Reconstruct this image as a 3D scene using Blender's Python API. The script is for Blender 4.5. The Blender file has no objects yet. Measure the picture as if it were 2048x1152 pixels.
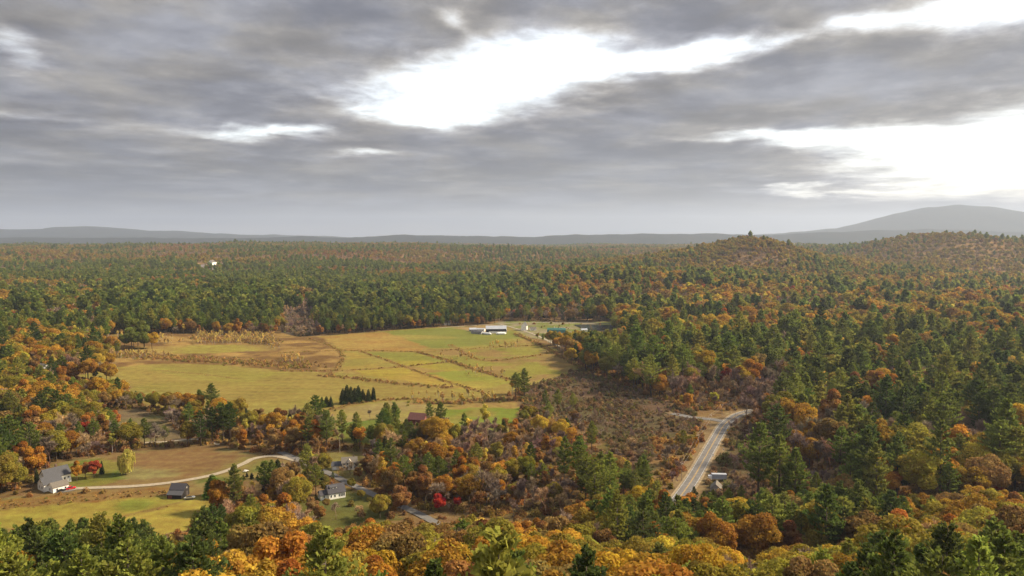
import bpy, math, random
import numpy as np
from mathutils import Vector

random.seed(7)
RNG = np.random.default_rng(7)
SC = bpy.context.scene
COL = SC.collection

# ------------------------------------------------------------------ camera
F = 1462.0                       # focal length in photograph pixels (2048 wide)
HORIZON = 475.0
CAM_Z = 140.0
PITCH = math.atan((576.0 - HORIZON) / F)
cam_data = bpy.data.cameras.new("camera")
cam_data.sensor_width = 36.0
cam_data.lens = 36.0 * F / 2048.0
cam_data.clip_start = 1.0
cam_data.clip_end = 120000.0
cam = bpy.data.objects.new("camera", cam_data)
COL.objects.link(cam)
cam.location = (0, 0, CAM_Z)
cam.rotation_euler = (math.pi / 2 - PITCH, 0, 0)
SC.camera = cam
CP, SP = math.cos(PITCH), math.sin(PITCH)


def ray(u, v):
    a, b = u - 1024.0, 576.0 - v
    return np.array([a, F * CP + b * SP, -F * SP + b * CP])


def project(X, Y, Z):
    """world -> photograph pixels"""
    dz = Z - CAM_Z
    depth = Y * CP - dz * SP
    up = Y * SP + dz * CP
    depth = np.maximum(depth, 1.0)
    return 1024.0 + F * X / depth, 576.0 - F * up / depth


# ------------------------------------------------------------------ sun, exposure
SUN_AZ = math.radians(78)        # to the right of the view direction (+Y)
SUN_EL = math.radians(36)
sun_data = bpy.data.lights.new("sun", 'SUN')
sun_data.energy = 4.4
sun_data.angle = math.radians(10)
sun_data.color = (1.0, 0.84, 0.60)
sun = bpy.data.objects.new("sun", sun_data)
COL.objects.link(sun)
sd = Vector((math.sin(SUN_AZ) * math.cos(SUN_EL), math.cos(SUN_AZ) * math.cos(SUN_EL), math.sin(SUN_EL)))
sun.rotation_euler = sd.to_track_quat('Z', 'Y').to_euler()
sun.location = (0, 0, 3000)

SC.view_settings.view_transform = 'Standard'
SC.view_settings.look = 'None'
SC.view_settings.gamma = 1.0
SC.view_settings.exposure = 1.28
SC.view_settings.use_curve_mapping = False
SC.render.engine = 'CYCLES'
cy = SC.cycles
cy.max_bounces = 5
cy.diffuse_bounces = 3
cy.glossy_bounces = 2
cy.transmission_bounces = 4
cy.transparent_max_bounces = 8
cy.volume_bounces = 0
cy.use_denoising = True
cy.use_adaptive_sampling = True
cy.adaptive_threshold = 0.02
cy.caustics_reflective = False
cy.caustics_refractive = False

# ------------------------------------------------------------------ world: broken cloud deck
world = bpy.data.worlds.new("World")
SC.world = world
world.use_nodes = True
WT = world.node_tree
WT.nodes.clear()


def mth(tree, op, a, b=None, c=None, clamp=False):
    n = tree.nodes.new('ShaderNodeMath')
    n.operation = op
    n.use_clamp = clamp
    for i, x in enumerate((a, b, c)):
        if x is None:
            continue
        if isinstance(x, (int, float)):
            n.inputs[i].default_value = x
        else:
            tree.links.new(x, n.inputs[i])
    return n.outputs[0]


def smooth(tree, x, lo, hi):
    n = tree.nodes.new('ShaderNodeMapRange')
    n.interpolation_type = 'SMOOTHSTEP'
    n.inputs['From Min'].default_value = lo
    n.inputs['From Max'].default_value = hi
    tree.links.new(x, n.inputs['Value'])
    return n.outputs['Result']


def noise(tree, vec, scale, detail=6.0, rough=0.55, dist=0.0):
    n = tree.nodes.new('ShaderNodeTexNoise')
    n.inputs['Scale'].default_value = scale
    n.inputs['Detail'].default_value = detail
    n.inputs['Roughness'].default_value = rough
    n.inputs['Distortion'].default_value = dist
    if vec is not None:
        tree.links.new(vec, n.inputs['Vector'])
    return n.outputs['Fac']


def mixc(tree, fac, a, b, mode='MIX'):
    n = tree.nodes.new('ShaderNodeMix')
    n.data_type = 'RGBA'
    n.blend_type = mode
    if isinstance(fac, (int, float)):
        n.inputs[0].default_value = fac
    else:
        tree.links.new(fac, n.inputs[0])
    for i, x in ((6, a), (7, b)):
        if isinstance(x, tuple):
            n.inputs[i].default_value = (*x, 1.0)
        else:
            tree.links.new(x, n.inputs[i])
    return n.outputs[2]


def build_world():
    t = WT
    tc = t.nodes.new('ShaderNodeTexCoord')
    sep = t.nodes.new('ShaderNodeSeparateXYZ')
    t.links.new(tc.outputs['Generated'], sep.inputs[0])
    x, y, z = sep.outputs
    az = mth(t, 'ARCTAN2', x, y)
    el = mth(t, 'ARCSINE', z)
    # the deck seen in plan: direction carried out to a high level sheet
    zz = mth(t, 'ADD', mth(t, 'MAXIMUM', z, 0.0), 0.055)
    comb = t.nodes.new('ShaderNodeCombineXYZ')
    t.links.new(mth(t, 'DIVIDE', x, zz), comb.inputs[0])
    t.links.new(mth(t, 'DIVIDE', y, zz), comb.inputs[1])
    deck = comb.outputs[0]
    g = noise(t, deck, 0.85, 9, 0.56, 0.35)
    g2 = noise(t, deck, 2.6, 8, 0.62, 0.2)
    st = t.nodes.new('ShaderNodeCombineXYZ')
    t.links.new(mth(t, 'MULTIPLY', az, 3.0), st.inputs[0])
    t.links.new(mth(t, 'MULTIPLY', mth(t, 'LOGARITHM', mth(t, 'ADD', mth(t, 'MAXIMUM', el, 0.0), 0.05), math.e), 2.3), st.inputs[1])
    streak = noise(t, st.outputs[0], 1.6, 8, 0.55, 0.35)
    fine = noise(t, st.outputs[0], 6.0, 7, 0.6, 0.3)
    wa = mth(t, 'MULTIPLY', mth(t, 'SUBTRACT', g, 0.5), 0.10)
    wb = mth(t, 'MULTIPLY', mth(t, 'SUBTRACT', streak, 0.5), 0.06)
    az2 = mth(t, 'ADD', az, wa)
    el2 = mth(t, 'ADD', el, wb)
    # openings in the deck: (u, v, half width, half height, tilt, strength)
    holes = [(930, 178, 200, 42, -0.06, 1.0), (1085, 115, 150, 42, -0.1, 1.0),
             (1350, 112, 190, 16, -0.08, .9), (860, 225, 110, 16, -.02, .8),
             (2010, 300, 190, 58, -.02, 1.1), (1720, 278, 260, 11, .03, .85), (2330, 300, 260, 45, 0, 1.0),
             (520, 264, 95, 11, 0.0, .9), (250, 244, 110, 8, 0, .12), (2010, 16, 120, 30, 0, .9), (905, 42, 44, 12, .45, .42),
             (740, 302, 70, 5, 0, .6), (1640, 380, 110, 4, 0, .55), (60, 240, 120, 9, 0, .15),
             (30, 100, 45, 22, .3, .55), (-420, 180, 160, 25, 0, .9), (1750, 45, 70, 18, 0, .5)]
    tot = None
    for (u, v, su, sv, tilt, amp) in holes:
        r = ray(u, v)
        a0 = math.atan2(r[0], r[1])
        e0 = math.asin(r[2] / np.linalg.norm(r))
        da = mth(t, 'SUBTRACT', az2, a0)
        de = mth(t, 'SUBTRACT', el2, e0)
        c, s = math.cos(tilt), math.sin(tilt)
        # tilt > 0 falls to the right in the picture
        p = mth(t, 'MULTIPLY', mth(t, 'SUBTRACT', mth(t, 'MULTIPLY', da, c), mth(t, 'MULTIPLY', de, s)), F / su)
        q = mth(t, 'MULTIPLY', mth(t, 'ADD', mth(t, 'MULTIPLY', da, s), mth(t, 'MULTIPLY', de, c)), F / sv)
        d2 = mth(t, 'ADD', mth(t, 'MULTIPLY', p, p), mth(t, 'MULTIPLY', q, q))
        b = mth(t, 'MULTIPLY', mth(t, 'EXPONENT', mth(t, 'MULTIPLY', d2, -0.7)), amp)
        tot = b if tot is None else mth(t, 'ADD', tot, b)
    ragged = mth(t, 'ADD', mth(t, 'MULTIPLY', mth(t, 'SUBTRACT', g2, 0.5), 0.5),
                 mth(t, 'MULTIPLY', mth(t, 'SUBTRACT', fine, 0.5), 0.55))
    hole = mth(t, 'ADD', tot, ragged)
    # the broken deck carried on above the frame; openings added there raise ambient light
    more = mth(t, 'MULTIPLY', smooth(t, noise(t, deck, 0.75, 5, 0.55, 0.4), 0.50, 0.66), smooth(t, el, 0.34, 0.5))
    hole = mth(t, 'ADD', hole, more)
    gap = smooth(t, hole, 0.20, 1.0)
    rim = smooth(t, hole, 0.0, 0.5)
    # deck shading
    body = mth(t, 'ADD', mth(t, 'MULTIPLY', g, 0.45), mth(t, 'ADD', mth(t, 'MULTIPLY', g2, 0.2), mth(t, 'ADD', mth(t, 'MULTIPLY', streak, 0.35), mth(t, 'MULTIPLY', fine, 0.15))))
    shade = smooth(t, body, 0.45, 0.78)
    c = mixc(t, shade, (0.058, 0.057, 0.061), (0.172, 0.166, 0.160))
    c = mixc(t, mth(t, 'MULTIPLY', rim, 0.45), c, (0.30, 0.285, 0.265))
    tintn = smooth(t, noise(t, st.outputs[0], 2.3, 4, 0.5, 0.2), 0.36, 0.66)
    c = mixc(t, 1.0, c, mixc(t, tintn, (0.90, 0.955, 1.10), (1.02, 1.0, 0.955)), 'MULTIPLY')
    # lower deck near the skyline, a veil of blue grey air and a pale slot above the left hills
    low = smooth(t, el, 0.07, 0.006)
    lowc = mixc(t, smooth(t, az, -0.5, 0.45), (0.100, 0.112, 0.138), (0.128, 0.137, 0.145))
    lowc = mixc(t, mth(t, 'MULTIPLY', smooth(t, streak, 0.42, 0.68), 0.6), lowc, (0.19, 0.186, 0.18))
    c = mixc(t, mth(t, 'MULTIPLY', low, 0.8), c, lowc)
    slot = mth(t, 'MULTIPLY', smooth(t, el, 0.022, 0.010), smooth(t, az, 0.15, -0.35))
    c = mixc(t, mth(t, 'MULTIPLY', slot, 0.7), c, (0.23, 0.215, 0.205))
    sky = t.nodes.new('ShaderNodeTexSky')
    sky.sky_type = 'NISHITA'
    sky.sun_disc = False
    sky.sun_elevation = SUN_EL
    sky.sun_rotation = SUN_AZ
    sky.altitude = 300
    sky.air_density = 1.2
    sky.dust_density = 3.0
    # through the openings: bright high haze over the clear sky
    clear = mixc(t, 1.0, sky.outputs[0], (0.06, 0.06, 0.06), 'MULTIPLY')
    opening = mixc(t, 1.0, clear, (0.42, 0.42, 0.415), 'ADD')
    opening = mixc(t, smooth(t, fine, 0.3, 0.62), mixc(t, 1.0, opening, (0.66, 0.65, 0.63), 'MULTIPLY'), opening)
    c = mixc(t, gap, c, opening)
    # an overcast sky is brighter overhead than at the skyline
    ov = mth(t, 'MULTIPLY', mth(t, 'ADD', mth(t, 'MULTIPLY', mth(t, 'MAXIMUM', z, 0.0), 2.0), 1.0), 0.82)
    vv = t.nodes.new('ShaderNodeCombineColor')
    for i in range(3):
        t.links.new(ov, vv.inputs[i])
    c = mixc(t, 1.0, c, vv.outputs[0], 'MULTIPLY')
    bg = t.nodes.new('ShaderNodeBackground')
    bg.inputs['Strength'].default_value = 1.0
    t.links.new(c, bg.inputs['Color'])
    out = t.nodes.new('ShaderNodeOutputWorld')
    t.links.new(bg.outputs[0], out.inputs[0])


build_world()
world.cycles.sampling_method = 'MANUAL'
world.cycles.sample_map_resolution = 512

# ------------------------------------------------------------------ numpy value noise
_tab = np.random.default_rng(3).random((256, 256))


def vnoise(x, y):
    xi = np.floor(x).astype(np.int64)
    yi = np.floor(y).astype(np.int64)
    fx, fy = x - xi, y - yi
    fx = fx * fx * (3 - 2 * fx)
    fy = fy * fy * (3 - 2 * fy)
    a = _tab[xi & 255, yi & 255]
    b = _tab[(xi + 1) & 255, yi & 255]
    c = _tab[xi & 255, (yi + 1) & 255]
    d = _tab[(xi + 1) & 255, (yi + 1) & 255]
    return (a * (1 - fx) + b * fx) * (1 - fy) + (c * (1 - fx) + d * fx) * fy


def fbm(x, y, oct=4):
    s, a, tot = 0.0, 1.0, 0.0
    for i in range(oct):
        s = s + a * vnoise(x * 2 ** i + 17.3 * i, y * 2 ** i + 5.1 * i)
        tot += a
        a *= 0.5
    return s / tot


def sstep(x, a, b):
    t = np.clip((x - a) / (b - a), 0, 1)
    return t * t * (3 - 2 * t)


# ------------------------------------------------------------------ terrain
def skyline(X, Y, dist, pts, spread, drop=0.0):
    """a range whose crest at range `dist` has the measured silhouette"""
    us = np.array([p[0] for p in pts], float)
    vs = np.array([p[1] for p in pts], float)
    xs = (us - 1024) / F * dist
    zs = CAM_Z + (HORIZON - vs) / F * dist - drop
    h = np.interp(X, xs, zs)
    return h * np.exp(-((Y - dist) / spread) ** 2)


def height(X, Y):
    X = np.asarray(X, float)
    Y = np.asarray(Y, float)
    d = np.hypot(X, Y)
    # wooded spur below the camera
    foot = 300 + 40 * sstep(X, -120, 0) - 20 * sstep(X, 40, 90) + 25 * sstep(X, 120, 240)
    z = 52 * (1 - sstep(Y, 120, foot)) + 12 * (1 - sstep(Y, -200, 150))
    z = z + 2.2 * (fbm(X / 130, Y / 130, 3) - 0.5) * sstep(d, 200, 500)
    # slow climb to the plateau
    z = z + 56 * sstep(d, 1350, 4700)
    roll = (fbm(X / 900 + 3.1, Y / 700 + 1.7, 4) - 0.5)
    z = z + roll * (80 * sstep(d, 1400, 3600))
    # right side rises a little
    z = z + 10 * sstep(X, 350, 800) * sstep(Y, 450, 1100)
    # left wooded bank
    z = z + 10 * sstep(-X, 330, 560) * sstep(Y, 380, 700)
    # named hills
    def g(x0, y0, sx, sy, a):
        return a * np.exp(-((X - x0) / sx) ** 2 - ((Y - y0) / sy) ** 2)
    z = z + g(270, 1720, 330, 230, 44)
    z = z + g(800, 2380, 130, 300, 40) + g(690, 2450, 330, 420, 52) + g(330, 2500, 420, 420, 26) + g(1020, 2500, 300, 420, 26)
    z = z + g(1660, 2900, 260, 480, 92) + g(2200, 2950, 460, 480, 72)
    z = z + g(-950, 4700, 1900, 900, 22)
    z = z + g(-60, 3600, 420, 420, 22)
    far = sstep(d, 5000, 8500)
    z = z * (1 - 0.25 * far)
    z = np.maximum(z, skyline(X, Y, 16000, [(-900, 462), (-300, 460), (-60, 457), (0, 457), (55, 460), (125, 459), (148, 455), (190, 452.5), (235, 455), (270, 458),
                                             (300, 461), (340, 462), (420, 467), (500, 468), (600, 471), (720, 473), (760, 476), (2600, 476)], 2600))
    z = np.maximum(z, skyline(X, Y, 10500, [(-900, 478), (500, 476), (640, 474), (760, 473), (850, 470), (880, 470), (930, 472), (1010, 473), (1060, 474), (1140, 471),
                                             (1200, 472), (1290, 471), (1380, 470), (1425, 467), (1480, 468), (1560, 467), (1640, 461), (1700, 460), (1800, 462), (2100, 462), (3000, 466)], 1500))
    z = np.maximum(z, skyline(X, Y, 14500, [(1300, 476), (1540, 469), (1640, 459), (1700, 453), (1745, 440), (1790, 428), (1822, 421), (1838, 417), (1860, 416),
                                             (1885, 413.5), (1900, 411.5), (1915, 413), (1950, 415), (1990, 423), (2020, 429), (2060, 432), (2150, 440), (2300, 455), (2500, 470), (3000, 478)], 2400))
    rough = sstep(d, 6000, 9000)
    z = z + rough * 90 * (fbm(X / 800 + 9, Y / 800 + 4, 5) - 0.5)
    return z


def ground_at(u, v, lift=0.0):
    r = ray(u, v)
    t = np.geomspace(90, 30000, 2600) / np.hypot(r[0], r[1])
    X, Y, Z = r[0] * t, r[1] * t, CAM_Z + r[2] * t
    below = Z - height(X, Y) - lift < 0
    i = int(np.argmax(below)) if below.any() else len(t) - 1
    return Vector((X[i], Y[i], float(height(X[i], Y[i]))))


def inside(U, V, poly):
    P = np.asarray(poly, float)
    res = np.zeros(U.shape, bool)
    m = (U > P[:, 0].min()) & (U < P[:, 0].max()) & (V > P[:, 1].min()) & (V < P[:, 1].max())
    if not m.any():
        return res
    u, v = U[m], V[m]
    c = np.zeros(u.shape, bool)
    n = len(P)
    j = n - 1
    for i in range(n):
        xi, yi = P[i]
        xj, yj = P[j]
        if yi != yj:
            c ^= ((yi > v) != (yj > v)) & (u < (xj - xi) * (v - yi) / (yj - yi) + xi)
        j = i
    res[m] = c
    return res


def seg_dist(X, Y, line):
    """distance of points to a ground polyline"""
    best = np.full(X.shape, 1e9)
    for (a, b) in zip(line[:-1], line[1:]):
        ax, ay, bx, by = a[0], a[1], b[0], b[1]
        dx, dy = bx - ax, by - ay
        L = dx * dx + dy * dy + 1e-9
        t = np.clip(((X - ax) * dx + (Y - ay) * dy) / L, 0, 1)
        best = np.minimum(best, np.hypot(X - ax - t * dx, Y - ay - t * dy))
    return best


# ------------------------------------------------------------------ map of the valley, read off the photograph and laid on the ground
FARM = [(150, 752), (225, 735), (232, 705), (205, 690), (225, 668), (300, 668), (395, 668), (545, 672), (560, 664), (640, 672), (700, 668), (790, 660), (900, 653), (985, 648), (1020, 655),
        (1052, 672), (1105, 695), (1168, 735), (1150, 760), (1060, 772), (1010, 790), (1045, 815), (1030, 862), (880, 872), (850, 850),
        (770, 860), (745, 890), (690, 885), (650, 862), (600, 858), (530, 850), (440, 838), (400, 822), (300, 812), (262, 800), (255, 770)]
FARMYARD = [(985, 648), (1000, 642), (1230, 644), (1232, 668), (1150, 678), (1120, 690), (1052, 672), (1020, 655)]
FIELD_E = [(1250, 668), (1345, 662), (1350, 674), (1270, 682)]
YARD = [(-160, 1000), (60, 990), (70, 950), (110, 925), (190, 915), (300, 898), (430, 893), (500, 905), (560, 920), (625, 930), (600, 952),
        (560, 966), (520, 985), (470, 992), (430, 1010), (388, 1050), (300, 1085), (150, 1062), (-160, 1060)]
CLEAR_L = [(175, 835), (215, 822), (285, 818), (335, 838), (352, 862), (400, 878), (390, 888), (300, 890), (250, 862)]
YARD_2 = [(600, 1000), (640, 990), (690, 975), (740, 990), (765, 1010), (800, 1040), (740, 1052), (700, 1062), (640, 1078), (590, 1072), (580, 1030)]
YARD_3 = [(600, 930), (650, 905), (720, 905), (735, 930), (730, 955), (690, 965), (640, 950)]
MARSH = [(1040, 780), (1160, 738), (1200, 752), (1290, 790), (1390, 825), (1405, 850), (1360, 872), (1300, 885), (1310, 940), (1170, 955), (1195, 880), (1170, 850), (1050, 832)]
SLOUGH = [(560, 664), (566, 646), (556, 632), (590, 622), (612, 618), (630, 632), (628, 650), (648, 668), (600, 674)]
SCRUB_E = [(1468, 862), (1500, 850), (1545, 860), (1560, 930), (1690, 950), (1710, 1000), (1600, 1005), (1480, 1000), (1400, 1010), (1395, 985)]
JUNCTION = [(1340, 822), (1470, 822), (1480, 850), (1400, 856), (1350, 845)]
KNOLL = [(1040, 965), (1150, 960), (1140, 1030), (1000, 1040), (940, 1020)]
FARHOUSE = [(392, 530), (445, 527), (452, 538), (395, 542)]
OPEN = [FARM, FARMYARD, FIELD_E, YARD, CLEAR_L, YARD_2, YARD_3, MARSH, SLOUGH, SCRUB_E, JUNCTION, FARHOUSE]

ROAD_PX = [(1330, 1034), (1358, 998), (1385, 960), (1411, 915), (1433, 876), (1447, 853), (1461, 840), (1480, 829), (1510, 821)]
SIDE_PX = [(1452, 846), (1428, 840), (1385, 836), (1345, 828)]
DRIVE_PX = [(128, 982), (150, 978), (200, 976), (262, 974), (330, 968), (400, 956), (450, 943), (488, 928), (508, 918), (545, 913), (585, 920), (625, 934)]
LANE_PX = [(560, 905), (600, 922), (628, 936), (660, 948), (692, 965), (745, 990), (790, 1008), (835, 1028), (880, 1052)]
TRACK_PX = [(290, 886), (330, 884), (392, 880), (440, 890)]
FARMROAD_PX = [(880, 656), (985, 649), (1050, 646), (1130, 645), (1225, 648), (1300, 650)]
FARMLANE_PX = [(1000, 649), (1030, 657), (1065, 668), (1100, 684), (1140, 704), (1185, 728)]


def to_ground(px, n=14):
    P = [ground_at(u, v) for u, v in px]
    out = []
    for i in range(len(P) - 1):         # Catmull-Rom
        p0, p1, p2, p3 = P[max(i - 1, 0)], P[i], P[i + 1], P[min(i + 2, len(P) - 1)]
        for k in range(n):
            t = k / n
            out.append(0.5 * ((2 * p1) + (p2 - p0) * t + (2 * p0 - 5 * p1 + 4 * p2 - p3) * t * t + (3 * p1 - p0 - 3 * p2 + p3) * t ** 3))
    out.append(P[-1])
    return [Vector((p.x, p.y, 0)) for p in out]


ROAD = to_ground(ROAD_PX)
SIDE = to_ground(SIDE_PX)
DRIVE = to_ground(DRIVE_PX)
LANE = to_ground(LANE_PX)
TRACK = to_ground(TRACK_PX, 6)
FARMROAD = to_ground(FARMROAD_PX, 6)
FARMLANE = to_ground(FARMLANE_PX, 6)

# hedgerows and ditches that divide the fields: (pixels, half width of the strip, shrub spacing, shrub height)
HEDGES_PX = [([(615, 677), (655, 690), (680, 704), (684, 718), (672, 738), (655, 752)], 2.2, 5, 1.6),
             ([(722, 703), (800, 730), (872, 757), (960, 784)], 2.0, 4, 1.5),
             ([(835, 705), (900, 722), (945, 738), (1035, 764)], 3.0, 3.4, 2.2),
             ([(560, 706), (670, 702), (760, 702), (850, 703), (1000, 694), (1060, 692)], 2.4, 5, 1.4),
             ([(560, 742), (655, 742), (790, 735), (900, 724)], 2.4, 4.5, 1.6),
             ([(320, 741), (400, 748), (470, 757)], .9, 14, .8),
             ([(640, 752), (720, 758), (800, 768), (900, 775)], 5.0, 3.6, 2.0),
             ([(1030, 668), (1075, 688), (1120, 712), (1165, 738)], 3.0, 3.2, 2.6),
             ([(900, 690), (960, 720), (1040, 716), (1110, 704)], 3.2, 6, 1.6),
             ([(240, 712), (330, 716), (430, 722), (520, 728), (620, 732)], 13, 3.4, 3.0),
             ([(390, 676), (460, 680), (540, 684)], 12, 3.4, 3.4),
             ([(590, 848), (690, 812), (770, 800), (860, 800)], 3.0, 4.0, 2.0),
             ([(830, 806), (900, 806), (1010, 800), (1060, 802)], 6, 3.4, 3.0),
             ([(10, 1013), (110, 1003), (220, 993), (330, 985)], 5.0, 4.0, 1.2),
             ([(250, 892), (330, 892), (430, 886), (480, 892)], 3.5, 2.6, 3.0),
             ([(195, 1045), (300, 1022), (372, 1004)], .8, 9, .8),
             ([(300, 816), (390, 838), (480, 842), (590, 858)], 4, 3.2, 2.6)]
HEDGES = [(to_ground(p, 5), w, s, h) for p, w, s, h in HEDGES_PX]


# ------------------------------------------------------------------ materials
def new_mat(name):
    m = bpy.data.materials.new(name)
    m.use_nodes = True
    t = m.node_tree
    t.nodes.clear()
    out = t.nodes.new('ShaderNodeOutputMaterial')
    return m, t, out


def simple_mat(name, col, rough=0.7, var=0.25, scale=1.5, metallic=0.0, bump=0.0):
    m, t, out = new_mat(name)
    b = t.nodes.new('ShaderNodeBsdfPrincipled')
    b.inputs['Roughness'].default_value = rough
    b.inputs['Metallic'].default_value = metallic
    tc = t.nodes.new('ShaderNodeTexCoord')
    n = noise(t, tc.outputs['Object'], scale, 6, 0.6)
    f = smooth(t, n, 0.25, 0.75)
    c = mixc(t, f, tuple(x * (1 - var) for x in col), tuple(min(1, x * (1 + var * .6)) for x in col))
    t.links.new(c, b.inputs['Base Color'])
    if bump:
        bp = t.nodes.new('ShaderNodeBump')
        bp.inputs['Strength'].default_value = bump
        t.links.new(n, bp.inputs['Height'])
        t.links.new(bp.outputs[0], b.inputs['Normal'])
    t.links.new(b.outputs[0], out.inputs[0])
    return m


def leaf_mat(name, trans=0.38, huevar=0.05, valvar=0.75):
    m, t, out = new_mat(name)
    at = t.nodes.new('ShaderNodeAttribute')
    at.attribute_type = 'INSTANCER'
    at.attribute_name = 'tint'
    lv = t.nodes.new('ShaderNodeAttribute')
    lv.attribute_type = 'GEOMETRY'
    lv.attribute_name = 'lv'
    hs = t.nodes.new('ShaderNodeHueSaturation')
    t.links.new(at.outputs['Color'], hs.inputs['Color'])
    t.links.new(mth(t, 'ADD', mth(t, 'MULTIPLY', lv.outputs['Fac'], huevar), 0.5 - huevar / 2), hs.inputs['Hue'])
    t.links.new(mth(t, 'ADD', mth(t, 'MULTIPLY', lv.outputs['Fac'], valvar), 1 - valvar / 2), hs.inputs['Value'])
    d = t.nodes.new('ShaderNodeBsdfDiffuse')
    tr = t.nodes.new('ShaderNodeBsdfTranslucent')
    mx = t.nodes.new('ShaderNodeMixShader')
    mx.inputs[0].default_value = trans
    t.links.new(hs.outputs[0], d.inputs[0])
    t.links.new(hs.outputs[0], tr.inputs[0])
    t.links.new(d.outputs[0], mx.inputs[1])
    t.links.new(tr.outputs[0], mx.inputs[2])
    t.links.new(mx.outputs[0], out.inputs[0])
    return m


M_LEAF = leaf_mat('autumn_leaf', 0.48, 0.05, 0.7)
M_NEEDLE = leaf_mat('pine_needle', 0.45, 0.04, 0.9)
M_TWIG = leaf_mat('bare_twig', 0.0, 0.03, 0.6)
M_BARK = simple_mat('bark', (0.10, 0.075, 0.055), 0.9, 0.4, 2.0)
M_PALEBARK = simple_mat('pale_bark', (0.36, 0.33, 0.29), 0.9, 0.4, 2.0)


def ground_mat():
    m, t, out = new_mat('ground')
    at = t.nodes.new('ShaderNodeAttribute')
    at.attribute_type = 'GEOMETRY'
    at.attribute_name = 'gcol'
    geo = t.nodes.new('ShaderNodeNewGeometry')
    pos = geo.outputs['Position']
    n1 = noise(t, pos, 0.02, 5, 0.6)
    n2 = noise(t, pos, 0.16, 6, 0.65)
    n3 = noise(t, pos, 1.4, 4, 0.7)
    k = mth(t, 'ADD', mth(t, 'MULTIPLY', n1, 0.5), mth(t, 'ADD', mth(t, 'MULTIPLY', n2, 0.75), mth(t, 'MULTIPLY', n3, 0.7)))
    mp = t.nodes.new('ShaderNodeMapping')
    mp.inputs['Rotation'].default_value = (0, 0, 0.16)
    mp.inputs['Scale'].default_value = (0.010, 0.11, 1.0)
    t.links.new(pos, mp.inputs['Vector'])
    n4 = noise(t, mp.outputs[0], 1.0, 6, 0.65)
    k = mth(t, 'ADD', k, mth(t, 'MULTIPLY', n4, 0.75))
    k = mth(t, 'ADD', k, -0.38)
    cc = t.nodes.new('ShaderNodeCombineColor')
    for i in range(3):
        t.links.new(k, cc.inputs[i])
    c = mixc(t, 1.0, at.outputs['Color'], cc.outputs[0], 'MULTIPLY')
    hs = t.nodes.new('ShaderNodeHueSaturation')
    t.links.new(c, hs.inputs['Color'])
    t.links.new(mth(t, 'ADD', 0.455, mth(t, 'MULTIPLY', n2, 0.09)), hs.inputs['Hue'])
    b = t.nodes.new('ShaderNodeBsdfDiffuse')
    t.links.new(hs.outputs[0], b.inputs[0])
    bp = t.nodes.new('ShaderNodeBump')
    bp.inputs['Strength'].default_value = 0.5
    bp.inputs['Distance'].default_value = 0.6
    t.links.new(n3, bp.inputs['Height'])
    t.links.new(bp.outputs[0], b.inputs['Normal'])
    t.links.new(b.outputs[0], out.inputs[0])
    return m


# ------------------------------------------------------------------ ground sheet
def axis(lo, hi, step, far, ratio):
    a = list(np.arange(lo, hi + 0.01, step))
    s = step
    x = a[-1]
    up = []
    while x < far:
        s *= ratio
        x += s
        up.append(x)
    s = step
    x = a[0]
    dn = []
    while x > -far:
        s *= ratio
        x -= s
        dn.append(x)
    return np.array(dn[::-1] + a + up)


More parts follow.
